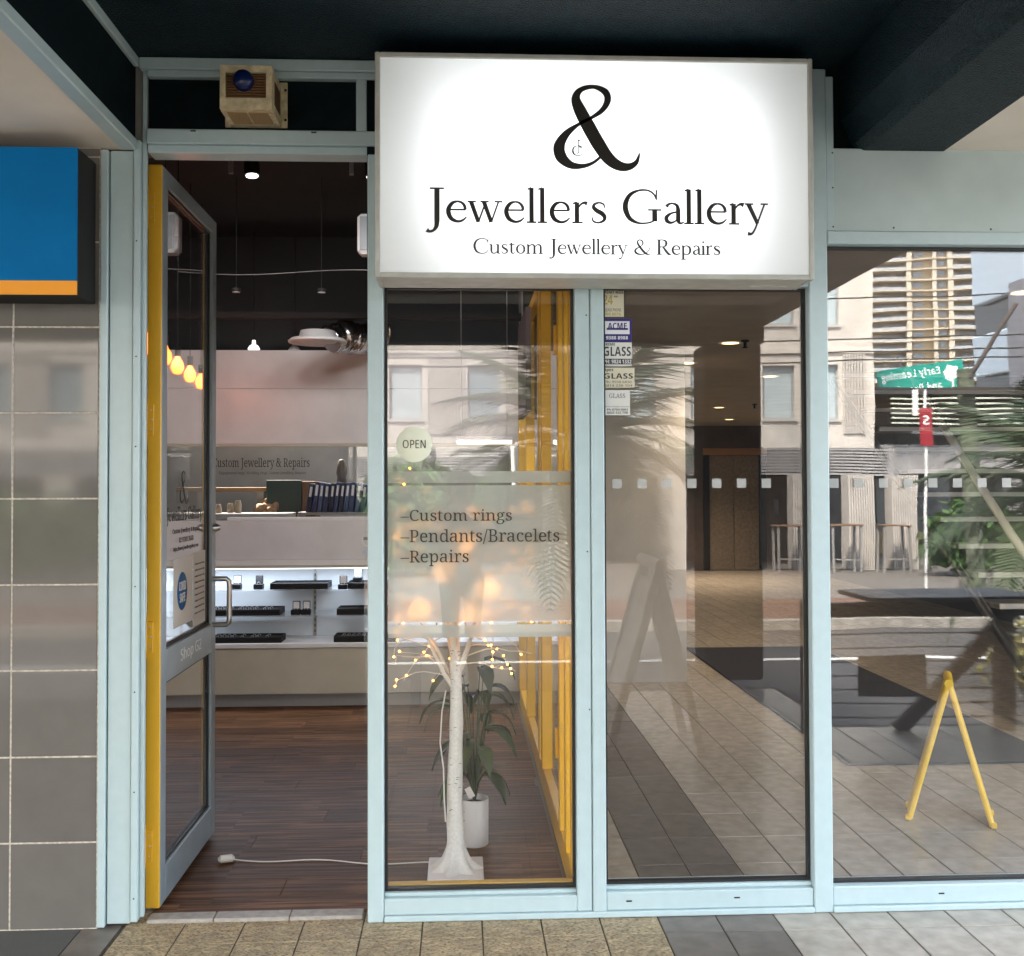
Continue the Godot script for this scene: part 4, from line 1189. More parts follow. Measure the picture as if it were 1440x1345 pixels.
# ---------- behind the shop pane ----------
func window_things() -> void:
	# white birch twig tree with tiny lights
	var t := thing("light_tree", "white artificial birch tree with warm fairy lights standing in the window", "light tree", "", Vector3(-0.025, -0.004, -0.49))
	var bark := relief(grain(mk(0.86, 0.87, 0.83, 0.7), 91, 0.05, 0.88, 1.0, 5.0), 92, 0.08, 6.0, 5.0, 0.3)
	var st := begin()
	span(st, -0.108, 0.108, 0.0, 0.012, -0.125, 0.125, 0.003)
	obj("base_plate", st, mk(0.86, 0.87, 0.88, 0.5), t)
	# root flare with buttresses
	st = begin()
	st.set_smooth_group(0)
	var prof := [[0.0125, 0.092], [0.028, 0.072], [0.05, 0.053], [0.085, 0.040], [0.12, 0.033]]
	for i in prof.size() - 1:
		for k in 36:
			var q := []
			for e in [[i, k], [i, k + 1], [i + 1, k + 1], [i + 1, k]]:
				var a: float = TAU * e[1] / 36
				var w: float = 1.0 - float(e[0]) / (prof.size() - 1)
				var r: float = prof[e[0]][1] * (1.0 + 0.20 * w * cos(a * 7.0) + 0.05 * w * sin(a * 4.0))
				q.append(Vector3(cos(a) * r, prof[e[0]][0], sin(a) * r))
			face(st, q, Vector3(0, prof[i][0] - 0.02, 0))
	obj("root_flare", st, bark, t)
	st = begin()
	var tp := []
	var trr := []
	for k in 16:
		var h := 0.11 + k * 0.078
		tp.append(Vector3(-0.004 * sin(k * 0.7), h, 0.004 * cos(k * 0.9)))
		trr.append(lerpf(0.034, 0.014, k / 15.0) + 0.0015 * sin(k * 2.3))
	tube(st, tp, trr, 14)
	var trunk := obj("trunk", st, bark, t)
	for k in 46:
		var h := rng.randf_range(0.16, 1.15)
		var a := rng.randf_range(-0.2, PI + 0.2)
		var r := lerpf(0.034, 0.014, (h - 0.11) / 1.17) + 0.0012
		st = begin()
		box(st, Vector3(cos(a) * r, h, sin(a) * r), Vector3(0.006 + rng.randf() * 0.006, 0.0025, 0.002), 0.0, Basis(Vector3.UP, PI / 2 - a))
		obj("bark_mark", st, M.kick, trunk)
	var led := glow(1.0, 0.62, 0.18, 1.3)
	var ball := begin()
	lathe(ball, Vector3.ZERO, [Vector2(0, -0.0045), Vector2(0.0035, -0.003), Vector2(0.0045, 0.0), Vector2(0.0035, 0.003), Vector2(0, 0.0045)], 8)
	var led_mesh := commit(ball)
	var white_twig := mk(0.72, 0.70, 0.62, 0.7)
	var starts := [[0.72, 3.6, 0.55], [0.74, 5.9, 0.55], [0.70, 2.5, 0.62], [0.76, 0.35, 0.66], [0.80, 4.2, 0.5], [0.86, 1.4, 0.5], [0.92, 3.3, 0.6], [0.98, 5.6, 0.5], [1.03, 0.0, 0.5], [1.08, 2.2, 0.45], [1.16, 4.9, 0.4], [1.24, 0.9, 0.35], [1.27, 3.0, 0.35]]
	for e in starts:
		st = begin()
		var o := Vector3(0, e[0], 0)
		var dirn := Vector3(cos(e[1]) * 0.55, 0.83, sin(e[1]) * 0.35).normalized()
		var main := [o]
		var cur := o
		for k in 5:
			dirn = (dirn + Vector3(rng.randf_range(-0.12, 0.12), rng.randf_range(-0.05, 0.12), rng.randf_range(-0.1, 0.1))).normalized()
			cur += dirn * e[2] * 0.13
			main.append(cur)
		tube(st, main, [0.011, 0.009, 0.0075, 0.006, 0.005, 0.004], 8)
		var spots := []
		for j in 4:
			var p0: Vector3 = main[1 + j]
			var tw := [p0]
			var dd := Vector3(cos(e[1] + rng.randf_range(-1.1, 1.1)), rng.randf_range(0.0, 0.45), 0.45 * sin(e[1] + rng.randf_range(-1.0, 1.0))).normalized()
			var c2 := p0
			for k in 6:
				dd = (dd + Vector3(rng.randf_range(-0.4, 0.4), -0.10 + rng.randf_range(-0.32, 0.28), rng.randf_range(-0.3, 0.3))).normalized()
				c2 += dd * 0.046
				c2.x = clampf(c2.x, -0.225, 0.30)
				c2.z = clampf(c2.z, -0.3, 0.30)
				tw.append(c2)
				if rng.randf() < 0.5:
					spots.append(c2 + Vector3(0, 0.004, 0.003))
			tube(st, tw, [0.003, 0.0026, 0.0022, 0.002, 0.0018, 0.0016, 0.0014], 6)
		var b := obj("branch", st, white_twig, t)
		for s in spots:
			put("led_bulb", led_mesh, led, b, s)
	for q in [Vector3(-0.14, 1.02, 0.0), Vector3(0.07, 1.0, 0.04), Vector3(0.13, 1.10, 0.0), Vector3(-0.04, 1.17, 0.0), Vector3(0.03, 1.28, 0.0)]:
		omni(q, 0.0007, Color(1.0, 0.64, 0.20), t, 0.045)
	# lead lying on the floor
	var cw := mk(0.72, 0.70, 0.66, 0.5)
	st = begin()
	var cp := []
	for p in [[-0.062, 0.70, -0.49], [-0.078, 0.62, -0.48], [-0.085, 0.5, -0.47], [-0.072, 0.40, -0.465], [-0.070, 0.30, -0.46], [-0.064, 0.20, -0.45]]:
		cp.append(Vector3(p[0], p[1], p[2]))
	tube(st, cp, 0.003, 6)
	obj("hanging_lead", st, cw, t).position = -t.position
	var cd := thing("power_lead", "thin white power lead running across the plank floor from the door to the tree", "lead")
	st = begin()
	var fp := []
	for k in 24:
		var u := k / 23.0
		fp.append(Vector3(lerpf(-0.92, -0.11, u), 0.001, lerpf(-0.655, -0.56, u) + 0.018 * sin(u * 11.0)))
	tube(st, fp, 0.0024, 6)
	obj("cord", st, cw, cd)
	st = begin()
	box(st, Vector3(-0.945, 0.01, -0.64), Vector3(0.065, 0.026, 0.035), 0.01, Basis(Vector3.UP, 0.3))
	obj("plug_pack", st, mk(0.66, 0.63, 0.57, 0.5), cd)
	# potted plant
	var pt := thing("potted_plant", "leafy green plant in a white cylinder pot behind the light tree", "plant", "", Vector3(0.052, -0.004, -0.80))
	st = begin()
	lathe(st, Vector3.ZERO, [Vector2(0, 0), Vector2(0.055, 0.0), Vector2(0.058, 0.004), Vector2(0.060, 0.19), Vector2(0.058, 0.195), Vector2(0.055, 0.19), Vector2(0.053, 0.17), Vector2(0, 0.168)], 30)
	obj("pot", st, mk(0.74, 0.75, 0.76, 0.35), pt)
	st = begin()
	lathe(st, Vector3.ZERO, [Vector2(0.0, 0.176), Vector2(0.03, 0.178), Vector2(0.0535, 0.170)], 16)
	obj("soil", st, mk(0.03, 0.022, 0.015, 0.95), pt)
	var greens := [mk(0.030, 0.055, 0.030, 0.35), mk(0.045, 0.08, 0.035, 0.35), mk(0.06, 0.10, 0.05, 0.4)]
	for k in 26:
		var a := TAU * k * 0.381966 + rng.randf_range(-0.2, 0.2)
		var reach := rng.randf_range(0.10, 0.26)
		var high := rng.randf_range(0.22, 0.62)
		if k < 5:
			high = 0.12; reach = 0.09
		leaf(pt, greens[k % 3], Vector3(0, 0.17, 0), a, reach, high)
	var tg := begin()
	box(tg, Vector3(-0.02, 0.235, 0.07), Vector3(0.026, 0.045, 0.001), 0.0, Basis(Vector3.BACK, 0.5))
	obj("care_tag", tg, M.white, pt)
	for e in [Vector3(0.045, 0.40, 0.08), Vector3(0.055, 0.385, 0.085)]:
		st = begin()
		lathe(st, e, [Vector2(0, -0.006), Vector2(0.005, 0), Vector2(0.003, 0.012), Vector2(0, 0.016)], 8)
		obj("bud", st, mk(0.6, 0.58, 0.3, 0.6), pt)

func leaf(parent: Node3D, m: Material, root: Vector3, a: float, reach: float, high: float) -> void:
	# stalk, then a folded blade bending over
	var st := begin()
	var out := Vector3(cos(a), 0, sin(a))
	var top := root + out * reach * 0.45 + Vector3(0, high, 0)
	tube(st, [root, root.lerp(top, 0.5) + Vector3(0, 0.03, 0), top], [0.004, 0.003, 0.002], 5, false)
	st.set_smooth_group(0)
	var side := out.cross(Vector3.UP).normalized()
	var len := 0.14 + 0.06 * sin(a * 3.0) * sin(a * 3.0)
	var prev := []
	for k in 7:
		var u := k / 6.0
		var c := top + out * len * (u - 0.25 * u * u) + Vector3(0, 0.03 * sin(u * PI * 0.5) - 0.13 * u * u, 0)
		var w := 0.034 * sin(PI * clampf(u * 0.93 + 0.05, 0, 1))
		var ring := [c - side * w + Vector3(0, 0.012, 0), c, c + side * w + Vector3(0, 0.012, 0)]
		if k > 0:
			for j in 2:
				face(st, [prev[j], prev[j + 1], ring[j + 1], ring[j]], c - Vector3(0, 1, 0))
		prev = ring
	obj("leaf", st, m, parent)

# ---------- the lift lobby ----------
const LOBBY_LAMP := 0.18
func lobby() -> void:
	var pale := grain(mk(0.60, 0.56, 0.50, 0.45), 93, 0.02, 0.9, 1.0, 0.4)
	struct("wall_lobby_left", pale, 0.5, 1.72, -0.1, 2.75, -15.3, -4.4)
	struct("wall_lobby_right", grain(mk(0.10, 0.075, 0.06, 0.4), 94, 0.02, 0.8, 1.0, 0.4), 8.0, 8.2, -0.1, 2.75, -15.3, -0.2)
	struct("ceiling_lobby", grain(mk(0.30, 0.26, 0.22, 0.6), 95, 0.02, 0.9, 1.0, 0.4), 0.5, 8.2, 2.56, 2.75, -15.3, -0.2)
	var brown := grain(mk(0.11, 0.075, 0.055, 0.35), 96, 0.02, 0.8, 1.0, 0.5)
	struct("wall_lobby_back", brown, 1.72, 4.28, -0.1, 2.56, -15.3, -15.0)
	struct("wall_lobby_back_right", brown, 5.42, 8.0, -0.1, 2.56, -15.3, -15.0)
	struct("wall_lobby_over_lift", brown, 4.28, 5.42, 2.16, 2.56, -15.3, -15.0)
	struct("lift_shaft", brown, 4.0, 5.7, -0.1, 2.75, -15.6, -15.31)
	var l := thing("lift_doors", "closed brown steel lift doors under a timber band at the end of the lobby", "lift")
	var st_m := grain(mk(0.38, 0.31, 0.24, 0.4, 0.4), 104, 0.05, 0.8, 1.0, 1.0)
	bar("door_leaf", st_m, l, 4.40, 4.845, 0.01, 2.03, -15.12, -15.08, 0.003)
	bar("door_leaf", st_m, l, 4.853, 5.30, 0.01, 2.03, -15.12, -15.08, 0.003)
	bar("jamb", M.black_soft, l, 4.285, 4.395, 0.0, 2.04, -15.2, -14.99, 0.004)
	bar("jamb", M.black_soft, l, 5.305, 5.415, 0.0, 2.04, -15.2, -14.99, 0.004)
	bar("timber_band", mk(0.36, 0.17, 0.06, 0.4), l, 4.28, 5.42, 2.04, 2.155, -15.2, -14.97, 0.004)
	bar("sill", M.steel, l, 4.395, 5.305, 0.0, 0.012, -15.2, -14.98)
	bar("call_plate", M.steel, l, 5.55, 5.63, 1.0, 1.25, -14.999, -14.99, 0.002)
	# ceiling downlights
	var n := -1
	for q in [[2.0, -4.1], [1.95, -5.4], [3.0, -6.5], [2.4, -8.6], [3.5, -10.6], [3.3, -12.5], [4.3, -13.2], [3.1, -2.0], [5.2, -4.5]]:
		n += 1
		var d := thing("downlight", ["brightest recessed downlight in the lobby ceiling beside the sprinkler", "recessed lobby downlight next to the pale wall edge", "recessed lobby downlight at the right edge of the lobby pane", "recessed lobby downlight in the middle of the long ceiling", "recessed lobby downlight beyond the middle of the long ceiling", "recessed lobby downlight second nearest the lift", "recessed lobby downlight nearest the lift", "recessed lobby downlight close behind the right-hand pane", "recessed lobby downlight above the open stair"][n], "downlight", "lobby downlights", Vector3(q[0], 2.56, q[1]))
		var st := begin()
		lathe(st, Vector3.ZERO, [Vector2(0.065, -0.002), Vector2(0.085, -0.004), Vector2(0.095, 0.0)], 22)
		obj("trim", st, M.white, d)
		st = begin()
		lathe(st, Vector3.ZERO, [Vector2(0, -0.0045), Vector2(0.064, -0.0035)], 22)
		obj("lamp_face", st, glow(1.0, 0.83, 0.58, 0.35), d)
		spot(Vector3(q[0], 2.535, q[1]), Vector3(0, -1, 0.0001), LOBBY_LAMP * (3.0 if q[1] < -12.0 else 1.0), 60, Color(1.0, 0.9, 0.78), d, 0.06)
	for q in [[1.95, -3.95], [3.7, -10.0]]:
		var sp := begin()
		lathe(sp, Vector3(q[0] + 0.12, 2.558, q[1]), [Vector2(0.03, 0), Vector2(0.03, -0.012), Vector2(0.012, -0.014), Vector2(0.012, -0.05), Vector2(0.025, -0.055), Vector2(0, -0.057)], 12)
		tag(obj("sprinkler_head", sp, M.black), "small dark sprinkler under the lobby ceiling, %s" % ("near the first downlight" if q[1] > -5 else "far down the lobby"), "sprinkler", "ceiling sprinklers")
	# stair with open treads and a steel rail
	var s := thing("open_stair", "open tread stair with white nosings and steel handrail inside the lobby", "stair")
	var tread_m := grain(mk(0.20, 0.21, 0.20, 0.4), 97, 0.05, 0.8, 1.0, 1.0)
	for k in 14:
		var y := 0.18 * (k + 1)
		var z := -2.25 - 0.28 * k
		var t := bar("tread", tread_m, s, 3.5, 5.2, y - 0.035, y, z - 0.30, z, 0.004)
		bar("nosing", mk(0.75, 0.76, 0.75, 0.4), t, 3.5, 5.2, y - 0.03, y + 0.003, z + 0.0005, z + 0.014)
	for x in [3.44, 5.22]:
		var st := begin()
		tube(st, [Vector3(x, 0.0, -2.10), Vector3(x, 2.45, -5.95)], 0.035, 8)
		obj("stringer", st, M.dark_metal, s)
	var rl := begin()
	tube(rl, [Vector3(3.46, 0.98, -2.55), Vector3(3.46, 1.17, -2.83), Vector3(3.46, 1.92, -3.78), Vector3(3.46, 2.5, -4.52)], 0.028, 10)
	tube(rl, [Vector3(3.46, 0.0, -2.56), Vector3(3.46, 0.99, -2.56)], 0.02, 10)
	obj("handrail", rl, mk(0.75, 0.76, 0.77, 0.25, 0.4), s)
	# yellow folding floor sign standing side-on
	var f := thing("floor_sign", "yellow folding wet floor sign standing side on behind the right pane", "floor sign")
	var ym := mk(0.80, 0.52, 0.03, 0.45)
	f.position = Vector3(2.197, 0.0, -1.023)
	f.rotation.y = -0.41
	var top := Vector3(0.0, 0.62, 0.0)
	for e in [-0.171, 0.171]:
		var foot := Vector3(e, 0.0, 0.0)
		var ax: Vector3 = (top - foot).normalized()
		var bs := Basis(ax.cross(Vector3(0, 0, 1)).normalized(), ax, Vector3(0, 0, 1))
		var st := begin()
		box(st, (top + foot) / 2, Vector3(0.024, (top - foot).length(), 0.20), 0.007, bs)
		var p := obj("panel", st, ym, f)
		st = begin()
		for zz in [-0.1, 0.1]:
			box(st, foot + Vector3(signf(e) * 0.004, 0.012, zz), Vector3(0.026, 0.02, 0.04), 0.005)
		obj("foot", st, ym, p)
	var hg := begin()
	tube(hg, [top + Vector3(0, 0.0, -0.119), top + Vector3(0, 0.0, 0.119)], 0.019, 12)
	obj("hinge_cap", hg, ym, f)

# ---------- pavement edge and near street, mirrored in the glass ----------
func near_street() -> void:
	# white folding board standing side-on near the photographer
	var f := thing("a_frame_board", "white folding pavement board standing side on, mirrored in the lobby pane", "pavement sign")
	var wm := grain(mk(0.68, 0.66, 0.62, 0.5), 98, 0.03, 0.85, 1.0, 1.0)
	var top := Vector3(1.10, 1.03, 2.35)
	for e in [0.80, 1.34]:
		var foot := Vector3(e, 0.0, 2.35)
		var ax := (top - foot).normalized()
		var bs := Basis(ax.cross(Vector3(0, 0, 1)).normalized(), ax, Vector3(0, 0, 1))
		for zz in [-0.26, 0.26]:
			var st := begin()
			box(st, (top + foot) / 2 + Vector3(0, 0, zz), Vector3(0.05, (top - foot).length(), 0.05), 0.008, bs)
			obj("leg", st, wm, f)
		var st2 := begin()
		box(st2, (top + foot) / 2 + ax * 0.08, Vector3(0.02, (top - foot).length() * 0.72, 0.47), 0.004, bs)
		obj("panel", st2, wm, f)
	var hd := begin()
	tube(hd, [top + Vector3(0, 0.02, -0.32), top + Vector3(0, 0.02, 0.32)], 0.035, 12)
	obj("top_rail", hd, wm, f)
	# steel balustrade with tension wires
	var b := thing("wire_balustrade", "black steel balustrade with diagonal brace and tension wires at the pavement edge", "balustrade")
	for x in [2.12, 3.33, 4.9]:
		bar("post", M.dark_metal, b, x - 0.05, x + 0.05, 0.0, 0.80, 2.55, 2.65, 0.004)
	bar("top_beam", M.dark_metal, b, 2.07, 5.0, 0.70, 0.79, 2.50, 2.549, 0.004)
	bar("ledge", grain(mk(0.07, 0.07, 0.072, 0.5), 99, 0.03, 0.8, 1.0, 1.0), b, 2.42, 3.45, 0.80, 0.83, 2.40, 2.95, 0.004)
	var st := begin()
	var ax := Vector3(3.38 - 2.66, 0.72, 0).normalized()
	box(st, Vector3(3.02, 0.36, 2.60), Vector3(0.09, 1.02, 0.06), 0.004, Basis(ax.cross(Vector3(0, 0, 1)).normalized(), ax, Vector3(0, 0, 1)))
	obj("brace", st, M.dark_metal, b)
	for k in 7:
		var y := 0.08 + k * 0.085
		for seg in [[2.17, 3.28], [3.38, 4.85]]:
			st = begin()
			tube(st, [Vector3(seg[0], y, 2.6), Vector3(seg[1], y, 2.6)], 0.004, 6)
			tube(st, [Vector3(seg[1] - 0.16, y, 2.6), Vector3(seg[1] - 0.06, y, 2.6)], 0.009, 6)
			obj("wire", st, M.dark_metal, b)
	var ns := thing("no_smoking_sign", "black NO SMOKING AREA plate hung on the balustrade wires", "sign", "", Vector3(2.62, 0.335, 2.58))
	ns.rotation.y = PI
	bar("plate", mk(0.03, 0.03, 0.03, 0.5), ns, -0.21, 0.21, -0.125, 0.125, -0.004, 0.004, 0.002)
	var gl := mk(0.10, 0.095, 0.08, 0.6)
	text("NO", gl, ns, -0.06, 0.06, 0.045, 0.095, 0.004, "sansbold")
	text("SMOKING", gl, ns, -0.17, 0.17, -0.03, 0.025, 0.004, "sansbold")
	text("AREA", gl, ns, -0.10, 0.10, -0.10, -0.05, 0.004, "sansbold")
	# kerb-side handrail
	var hr := thing("street_handrail", "galvanised tube handrail beside the road", "handrail")
	st = begin()
	tube(st, [Vector3(4.6, 0.30, 5.0), Vector3(8.5, 0.30, 5.0)], 0.024, 8)
	obj("rail", st, M.alum, hr)
	st = begin()
	tube(st, [Vector3(4.6, -0.1, 5.0), Vector3(8.5, -0.1, 5.0)], 0.024, 8)
	obj("rail", st, M.alum, hr)
	for x in [4.6, 5.9, 7.2, 8.5]:
		st = begin()
		tube(st, [Vector3(x, -0.62, 5.0), Vector3(x, 0.30, 5.0)], 0.026, 8)
		obj("post", st, M.alum, hr)
	palm("feathery green palm tree on the roadside in front of the shop", Vector3(1.15, -0.62, 6.4), 2.55, 1.5, 30)
	palm("feathery green palm tree beyond the balustrade to the right", Vector3(5.9, -0.62, 6.2), 2.0, 1.55, 30)
	bush("dry tufted shrub at the pavement edge", Vector3(4.05, -0.05, 3.6), Vector3(0.45, 0.32, 0.4), 520, mk(0.20, 0.19, 0.07, 0.9))

func palm(label: String, at: Vector3, high: float, reach: float, n: int) -> void:
	var t := thing("palm_tree", label, "palm tree", "roadside palms", at)
	var st := begin()
	var pts := []
	var rad := []
	for k in 18:
		pts.append(Vector3(0.03 * sin(k * 0.35), high * k / 17.0, 0.02 * cos(k * 0.4)))
		rad.append(lerpf(0.13, 0.10, k / 17.0) + (0.012 if k % 2 else 0.0))
	tube(st, pts, rad, 12)
	obj("trunk", st, grain(mk(0.13, 0.10, 0.07, 0.9), 100, 0.1, 0.6, 1.0, 2.0), t)
	var greens := [mk(0.035, 0.06, 0.025, 0.5), mk(0.05, 0.08, 0.03, 0.5), mk(0.028, 0.05, 0.022, 0.5)]
	var variants := []
	for v in 4:
		variants.append(frond(reach, 0.55 + 0.35 * v, v))
	for k in n:
		var u := float(k) / n
		var o := put("frond", variants[mini(3, int(u * 4))], greens[k % 3], t, Vector3(0, high - 0.02 + 0.03 * (1.0 - u), 0))
		o.rotation = Vector3(0, TAU * k * 0.381966, lerpf(1.15, -0.35, u))
	
func frond(reach: float, droop: float, sd: int) -> ArrayMesh:
	var r := RandomNumberGenerator.new()
	r.seed = 700 + sd
	var st := begin()
	var pts := []
	var rad := []
	for k in 14:
		var u := k / 13.0
		pts.append(Vector3(reach * (u - 0.10 * droop * u * u * u), -droop * reach * 0.55 * u * u, 0))
		rad.append(lerpf(0.018, 0.003, u))
	tube(st, pts, rad, 6)
	st.set_smooth_group(-1)
	for k in 46:
		var u := 0.10 + 0.88 * k / 45.0
		var i := int(u * 12.99)
		var p: Vector3 = pts[i].lerp(pts[i + 1], u * 13.0 - i)
		var d: Vector3 = (pts[i + 1] - pts[i]).normalized()
		for sg in [-1.0, 1.0]:
			var L := reach * 0.36 * sin(PI * clampf(u * 0.82 + 0.16, 0, 1)) * r.randf_range(0.85, 1.1)
			var ld := (d * 0.75 + Vector3(0, 0.25, 0) + Vector3(0, 0, sg) * 1.0).normalized()
			var mid := p + ld * L * 0.55
			var tip := p + ld * L + Vector3(0, -L * r.randf_range(0.25, 0.6), 0)
			var w := d * 0.011
			face(st, [p - w, p + w, mid + w, mid - w], p - Vector3(0, 1, 0))
			face(st, [mid - w, mid + w, tip], p - Vector3(0, 1, 0))
	return commit(st)

func bush(label: String, at: Vector3, size: Vector3, n: int, m: Material) -> void:
	var t := thing("shrub", label, "shrub", "", at)
	var st := begin()
	st.set_smooth_group(-1)
	for k in n:
		var v := Vector3(rng.randfn(), rng.randfn(), rng.randfn()).normalized() * pow(rng.randf(), 0.4)
		v *= 0.85 + 0.25 * sin(v.x * 9.0 + v.y * 7.0) * cos(v.z * 8.0)
		var c := Vector3(v.x * size.x, size.y + v.y * size.y, v.z * size.z)
		var a := Vector3(rng.randfn(), rng.randfn(), rng.randfn()).normalized()
		var b := a.cross(Vector3(rng.randfn(), rng.randfn(), rng.randfn())).normalized()
		var L := size.y * 0.16
		face(st, [c - a * L, c + b * L * 0.45, c + a * L, c - b * L * 0.45], c - Vector3(0, 1, 0))
	obj("foliage", st, m, t)
	st = begin()
	for k in 5:
		var a := TAU * k / 5
		tube(st, [Vector3.ZERO, Vector3(cos(a) * size.x * 0.3, size.y * 0.8, sin(a) * size.z * 0.3), Vector3(cos(a) * size.x * 0.5, size.y * 1.3, sin(a) * size.z * 0.5)], [0.025, 0.015, 0.006], 6)
	obj("stems", st, mk(0.10, 0.07, 0.045, 0.9), t)

# ---------- across the road ----------
func wall_with_openings(parent: Node3D, called: String, m: Material, x0: float, x1: float, y0: float, y1: float, z0: float, z1: float, holes: Array) -> void:
	var xs := [x0, x1]
	var ys := [y0, y1]
	for h in holes:
		xs.append_array([h[0], h[1]]); ys.append_array([h[2], h[3]])
	xs.sort(); ys.sort()
	var st := begin()
	for i in xs.size() - 1:
		for j in ys.size() - 1:
			if xs[i + 1] - xs[i] < 1e-4 or ys[j + 1] - ys[j] < 1e-4:
				continue
			var cx: float = (xs[i] + xs[i + 1]) / 2
			var cy: float = (ys[j] + ys[j + 1]) / 2
			var hole := false
			for h in holes:
				if cx > h[0] and cx < h[1] and cy > h[2] and cy < h[3]:
					hole = true
			if not hole:
				span(st, xs[i], xs[i + 1], ys[j], ys[j + 1], z0, z1)
	obj(called, st, m, parent)

func far_street() -> void:
	var b := thing("office_building", "cream rendered office building with small windows and fluted panels across the road", "building")
	var z := 22.0
	var holes := []
	var cols := [-14.9, -13.0, -11.1, -9.36, -7.0, -5.12, -3.23, -1.34, 0.55, 2.44, 4.33, 6.0, 7.8, 8.95]
	for cx in cols:
		for y in [3.12, 5.45, 7.9]:
			var half := 0.40 if cx < 8.5 else 0.36
			holes.append([cx - half, cx + half, y, y + (1.32 if y < 5 else 1.55)])
	wall_with_openings(b, "wall", M.render, -30, 10.2, 2.38, 10.5, z, z + 0.3, holes)
	bar("side_wall", M.render, b, 10.0, 10.2, 2.38, 10.5, z + 0.3, z + 9.0)
	var wg := mk(0.20, 0.26, 0.29, 0.08)
	for h in holes:
		var w := bar("window", M.win_frame, b, h[0], h[1], h[2], h[2] + 0.05, z + 0.10, z + 0.18)
		bar("frame", M.win_frame, w, h[0], h[1], h[3] - 0.05, h[3], z + 0.10, z + 0.18)
		bar("frame", M.win_frame, w, h[0], h[0] + 0.05, h[2] + 0.05, h[3] - 0.05, z + 0.10, z + 0.18)
		bar("frame", M.win_frame, w, h[1] - 0.05, h[1], h[2] + 0.05, h[3] - 0.05, z + 0.10, z + 0.18)
		bar("pane", wg if (int(h[0] * 7) % 3) else M.blind, w, h[0] + 0.05, h[1] - 0.05, h[2] + 0.05, h[3] - 0.05, z + 0.13, z + 0.15)
		bar("sill", M.render_flute, w, h[0] - 0.04, h[1] + 0.04, h[2] - 0.06, h[2] - 0.001, z - 0.05, z + 0.1)
	bar("string_course", M.render, b, -30, 10.2, 4.72, 4.82, z - 0.05, z)
	bar("string_course", M.render, b, -30, 10.2, 7.30, 7.42, z - 0.05, z)
	for x in [-0.36, 1.50, -2.28, 3.38, -4.2, 9.74, -10.2]:
		var st := begin()
		var half := 0.47 if x < 9 else 0.32
		for k in int(half * 2 / 0.072):
			span(st, x - half + k * 0.072, x - half + k * 0.072 + 0.045, 2.76, 4.70, z - 0.05, z)
		obj("fluted_panel", st, M.render_flute, b)
	# horizontal louvre band and recessed ground floor
	for k in 9:
		bar("louvre", M.grey_clad, b, -30, 10.3, 1.74 + k * 0.072, 1.785 + k * 0.072, z - 0.9, z - 0.78)
	bar("soffit_slab", M.black_soft, b, -30, 10.2, 1.72, 2.38, z - 0.75, z)
	bar("ground_wall", mk(0.10, 0.095, 0.09, 0.5), b, -30, 10.2, -0.5, 2.4, z + 1.6, z + 1.8)
	for x in [-9.0, -6.0, -3.2, -0.5, 2.2, 4.9, 6.6, 8.0, 9.3, 10.35]:
		var st := begin()
		var half := 0.31
		for k in 11:
			span(st, x - half + k * 0.056, x - half + k * 0.056 + 0.038, -0.46, 1.74, z - 1.42, z - 1.38)
		span(st, x - half, x + half, -0.46, 1.74, z - 1.38, z - 0.95)
		obj("fluted_column", st, M.render_flute, b)
	# planter hedge and small cafe furniture
	bush("clipped green hedge under the office windows, left part", Vector3(-1.2, -0.46, 19.4), Vector3(2.0, 1.35, 0.5), 2600, mk(0.06, 0.12, 0.03, 0.8))
	bush("rounded dense green bush beside the fluted columns", Vector3(11.0, -0.46, 18.6), Vector3(1.15, 0.85, 0.8), 2600, mk(0.055, 0.12, 0.03, 0.8))
	bush("long green bush left of the office building's hedge", Vector3(-9.0, -0.46, 19.0), Vector3(2.4, 0.95, 0.6), 2200, mk(0.07, 0.13, 0.04, 0.8))
	for x in [7.4, 8.65, 9.8]:
		var t := thing("cafe_table", "tall cafe table with grey legs between the fluted columns, %s" % {7.4: "left one", 8.65: "middle one", 9.8: "right one"}[x], "table", "tall cafe tables", Vector3(x, -0.465, 20.0))
		bar("top", mk(0.16, 0.09, 0.05, 0.5), t, -0.35, 0.35, 1.03, 1.06, -0.25, 0.25, 0.004)
		for q in [[-0.3, -0.2], [0.3, -0.2], [-0.3, 0.2], [0.3, 0.2]]:
			bar("leg", M.kick, t, q[0] - 0.025, q[0] + 0.025, 0.0, 1.03, q[1] - 0.025, q[1] + 0.025)
		bar("footrail", M.kick, t, -0.3, 0.3, 0.28, 0.31, -0.215, -0.185)
	# low grey shops to the right with the green sign over them
	var s := thing("low_shop_building", "low grey shop building with dark recesses right of the office building", "building")
	bar("fascia", M.grey_clad, s, 10.9, 40, 1.80, 2.55, 23.4, 23.7)
	for x in [12.4, 13.9, 15.4, 16.9]:
		bar("panel_joint", M.kick, s, x, x + 0.03, 1.82, 2.53, 23.38, 23.4)
	bar("recess_wall", mk(0.12, 0.115, 0.11, 0.6), s, 10.9, 40, -0.46, 4.0, 26.4, 26.6)
	bar("roof", M.dark_metal, s, 10.6, 40, 3.85, 4.0, 23.0, 28.0)
	for k in 6:
		bar("shade_slat", mk(0.55, 0.60, 0.50, 0.5), s, 11.0, 19.0, 3.05 + k * 0.13, 3.09 + k * 0.13, 22.9, 23.0)
	for x in [11.3, 14.2, 17.5]:
		bar("pier", M.grey_clad, s, x, x + 0.5, -0.46, 1.8, 23.5, 24.0)
	bar("shop_window", mk(0.25, 0.28, 0.30, 0.1), s, 11.9, 14.1, 0.2, 1.7, 26.3, 26.39)
	bar("counter", mk(0.55, 0.40, 0.22, 0.5), s, 11.9, 14.1, -0.46, 0.2, 25.9, 26.29)
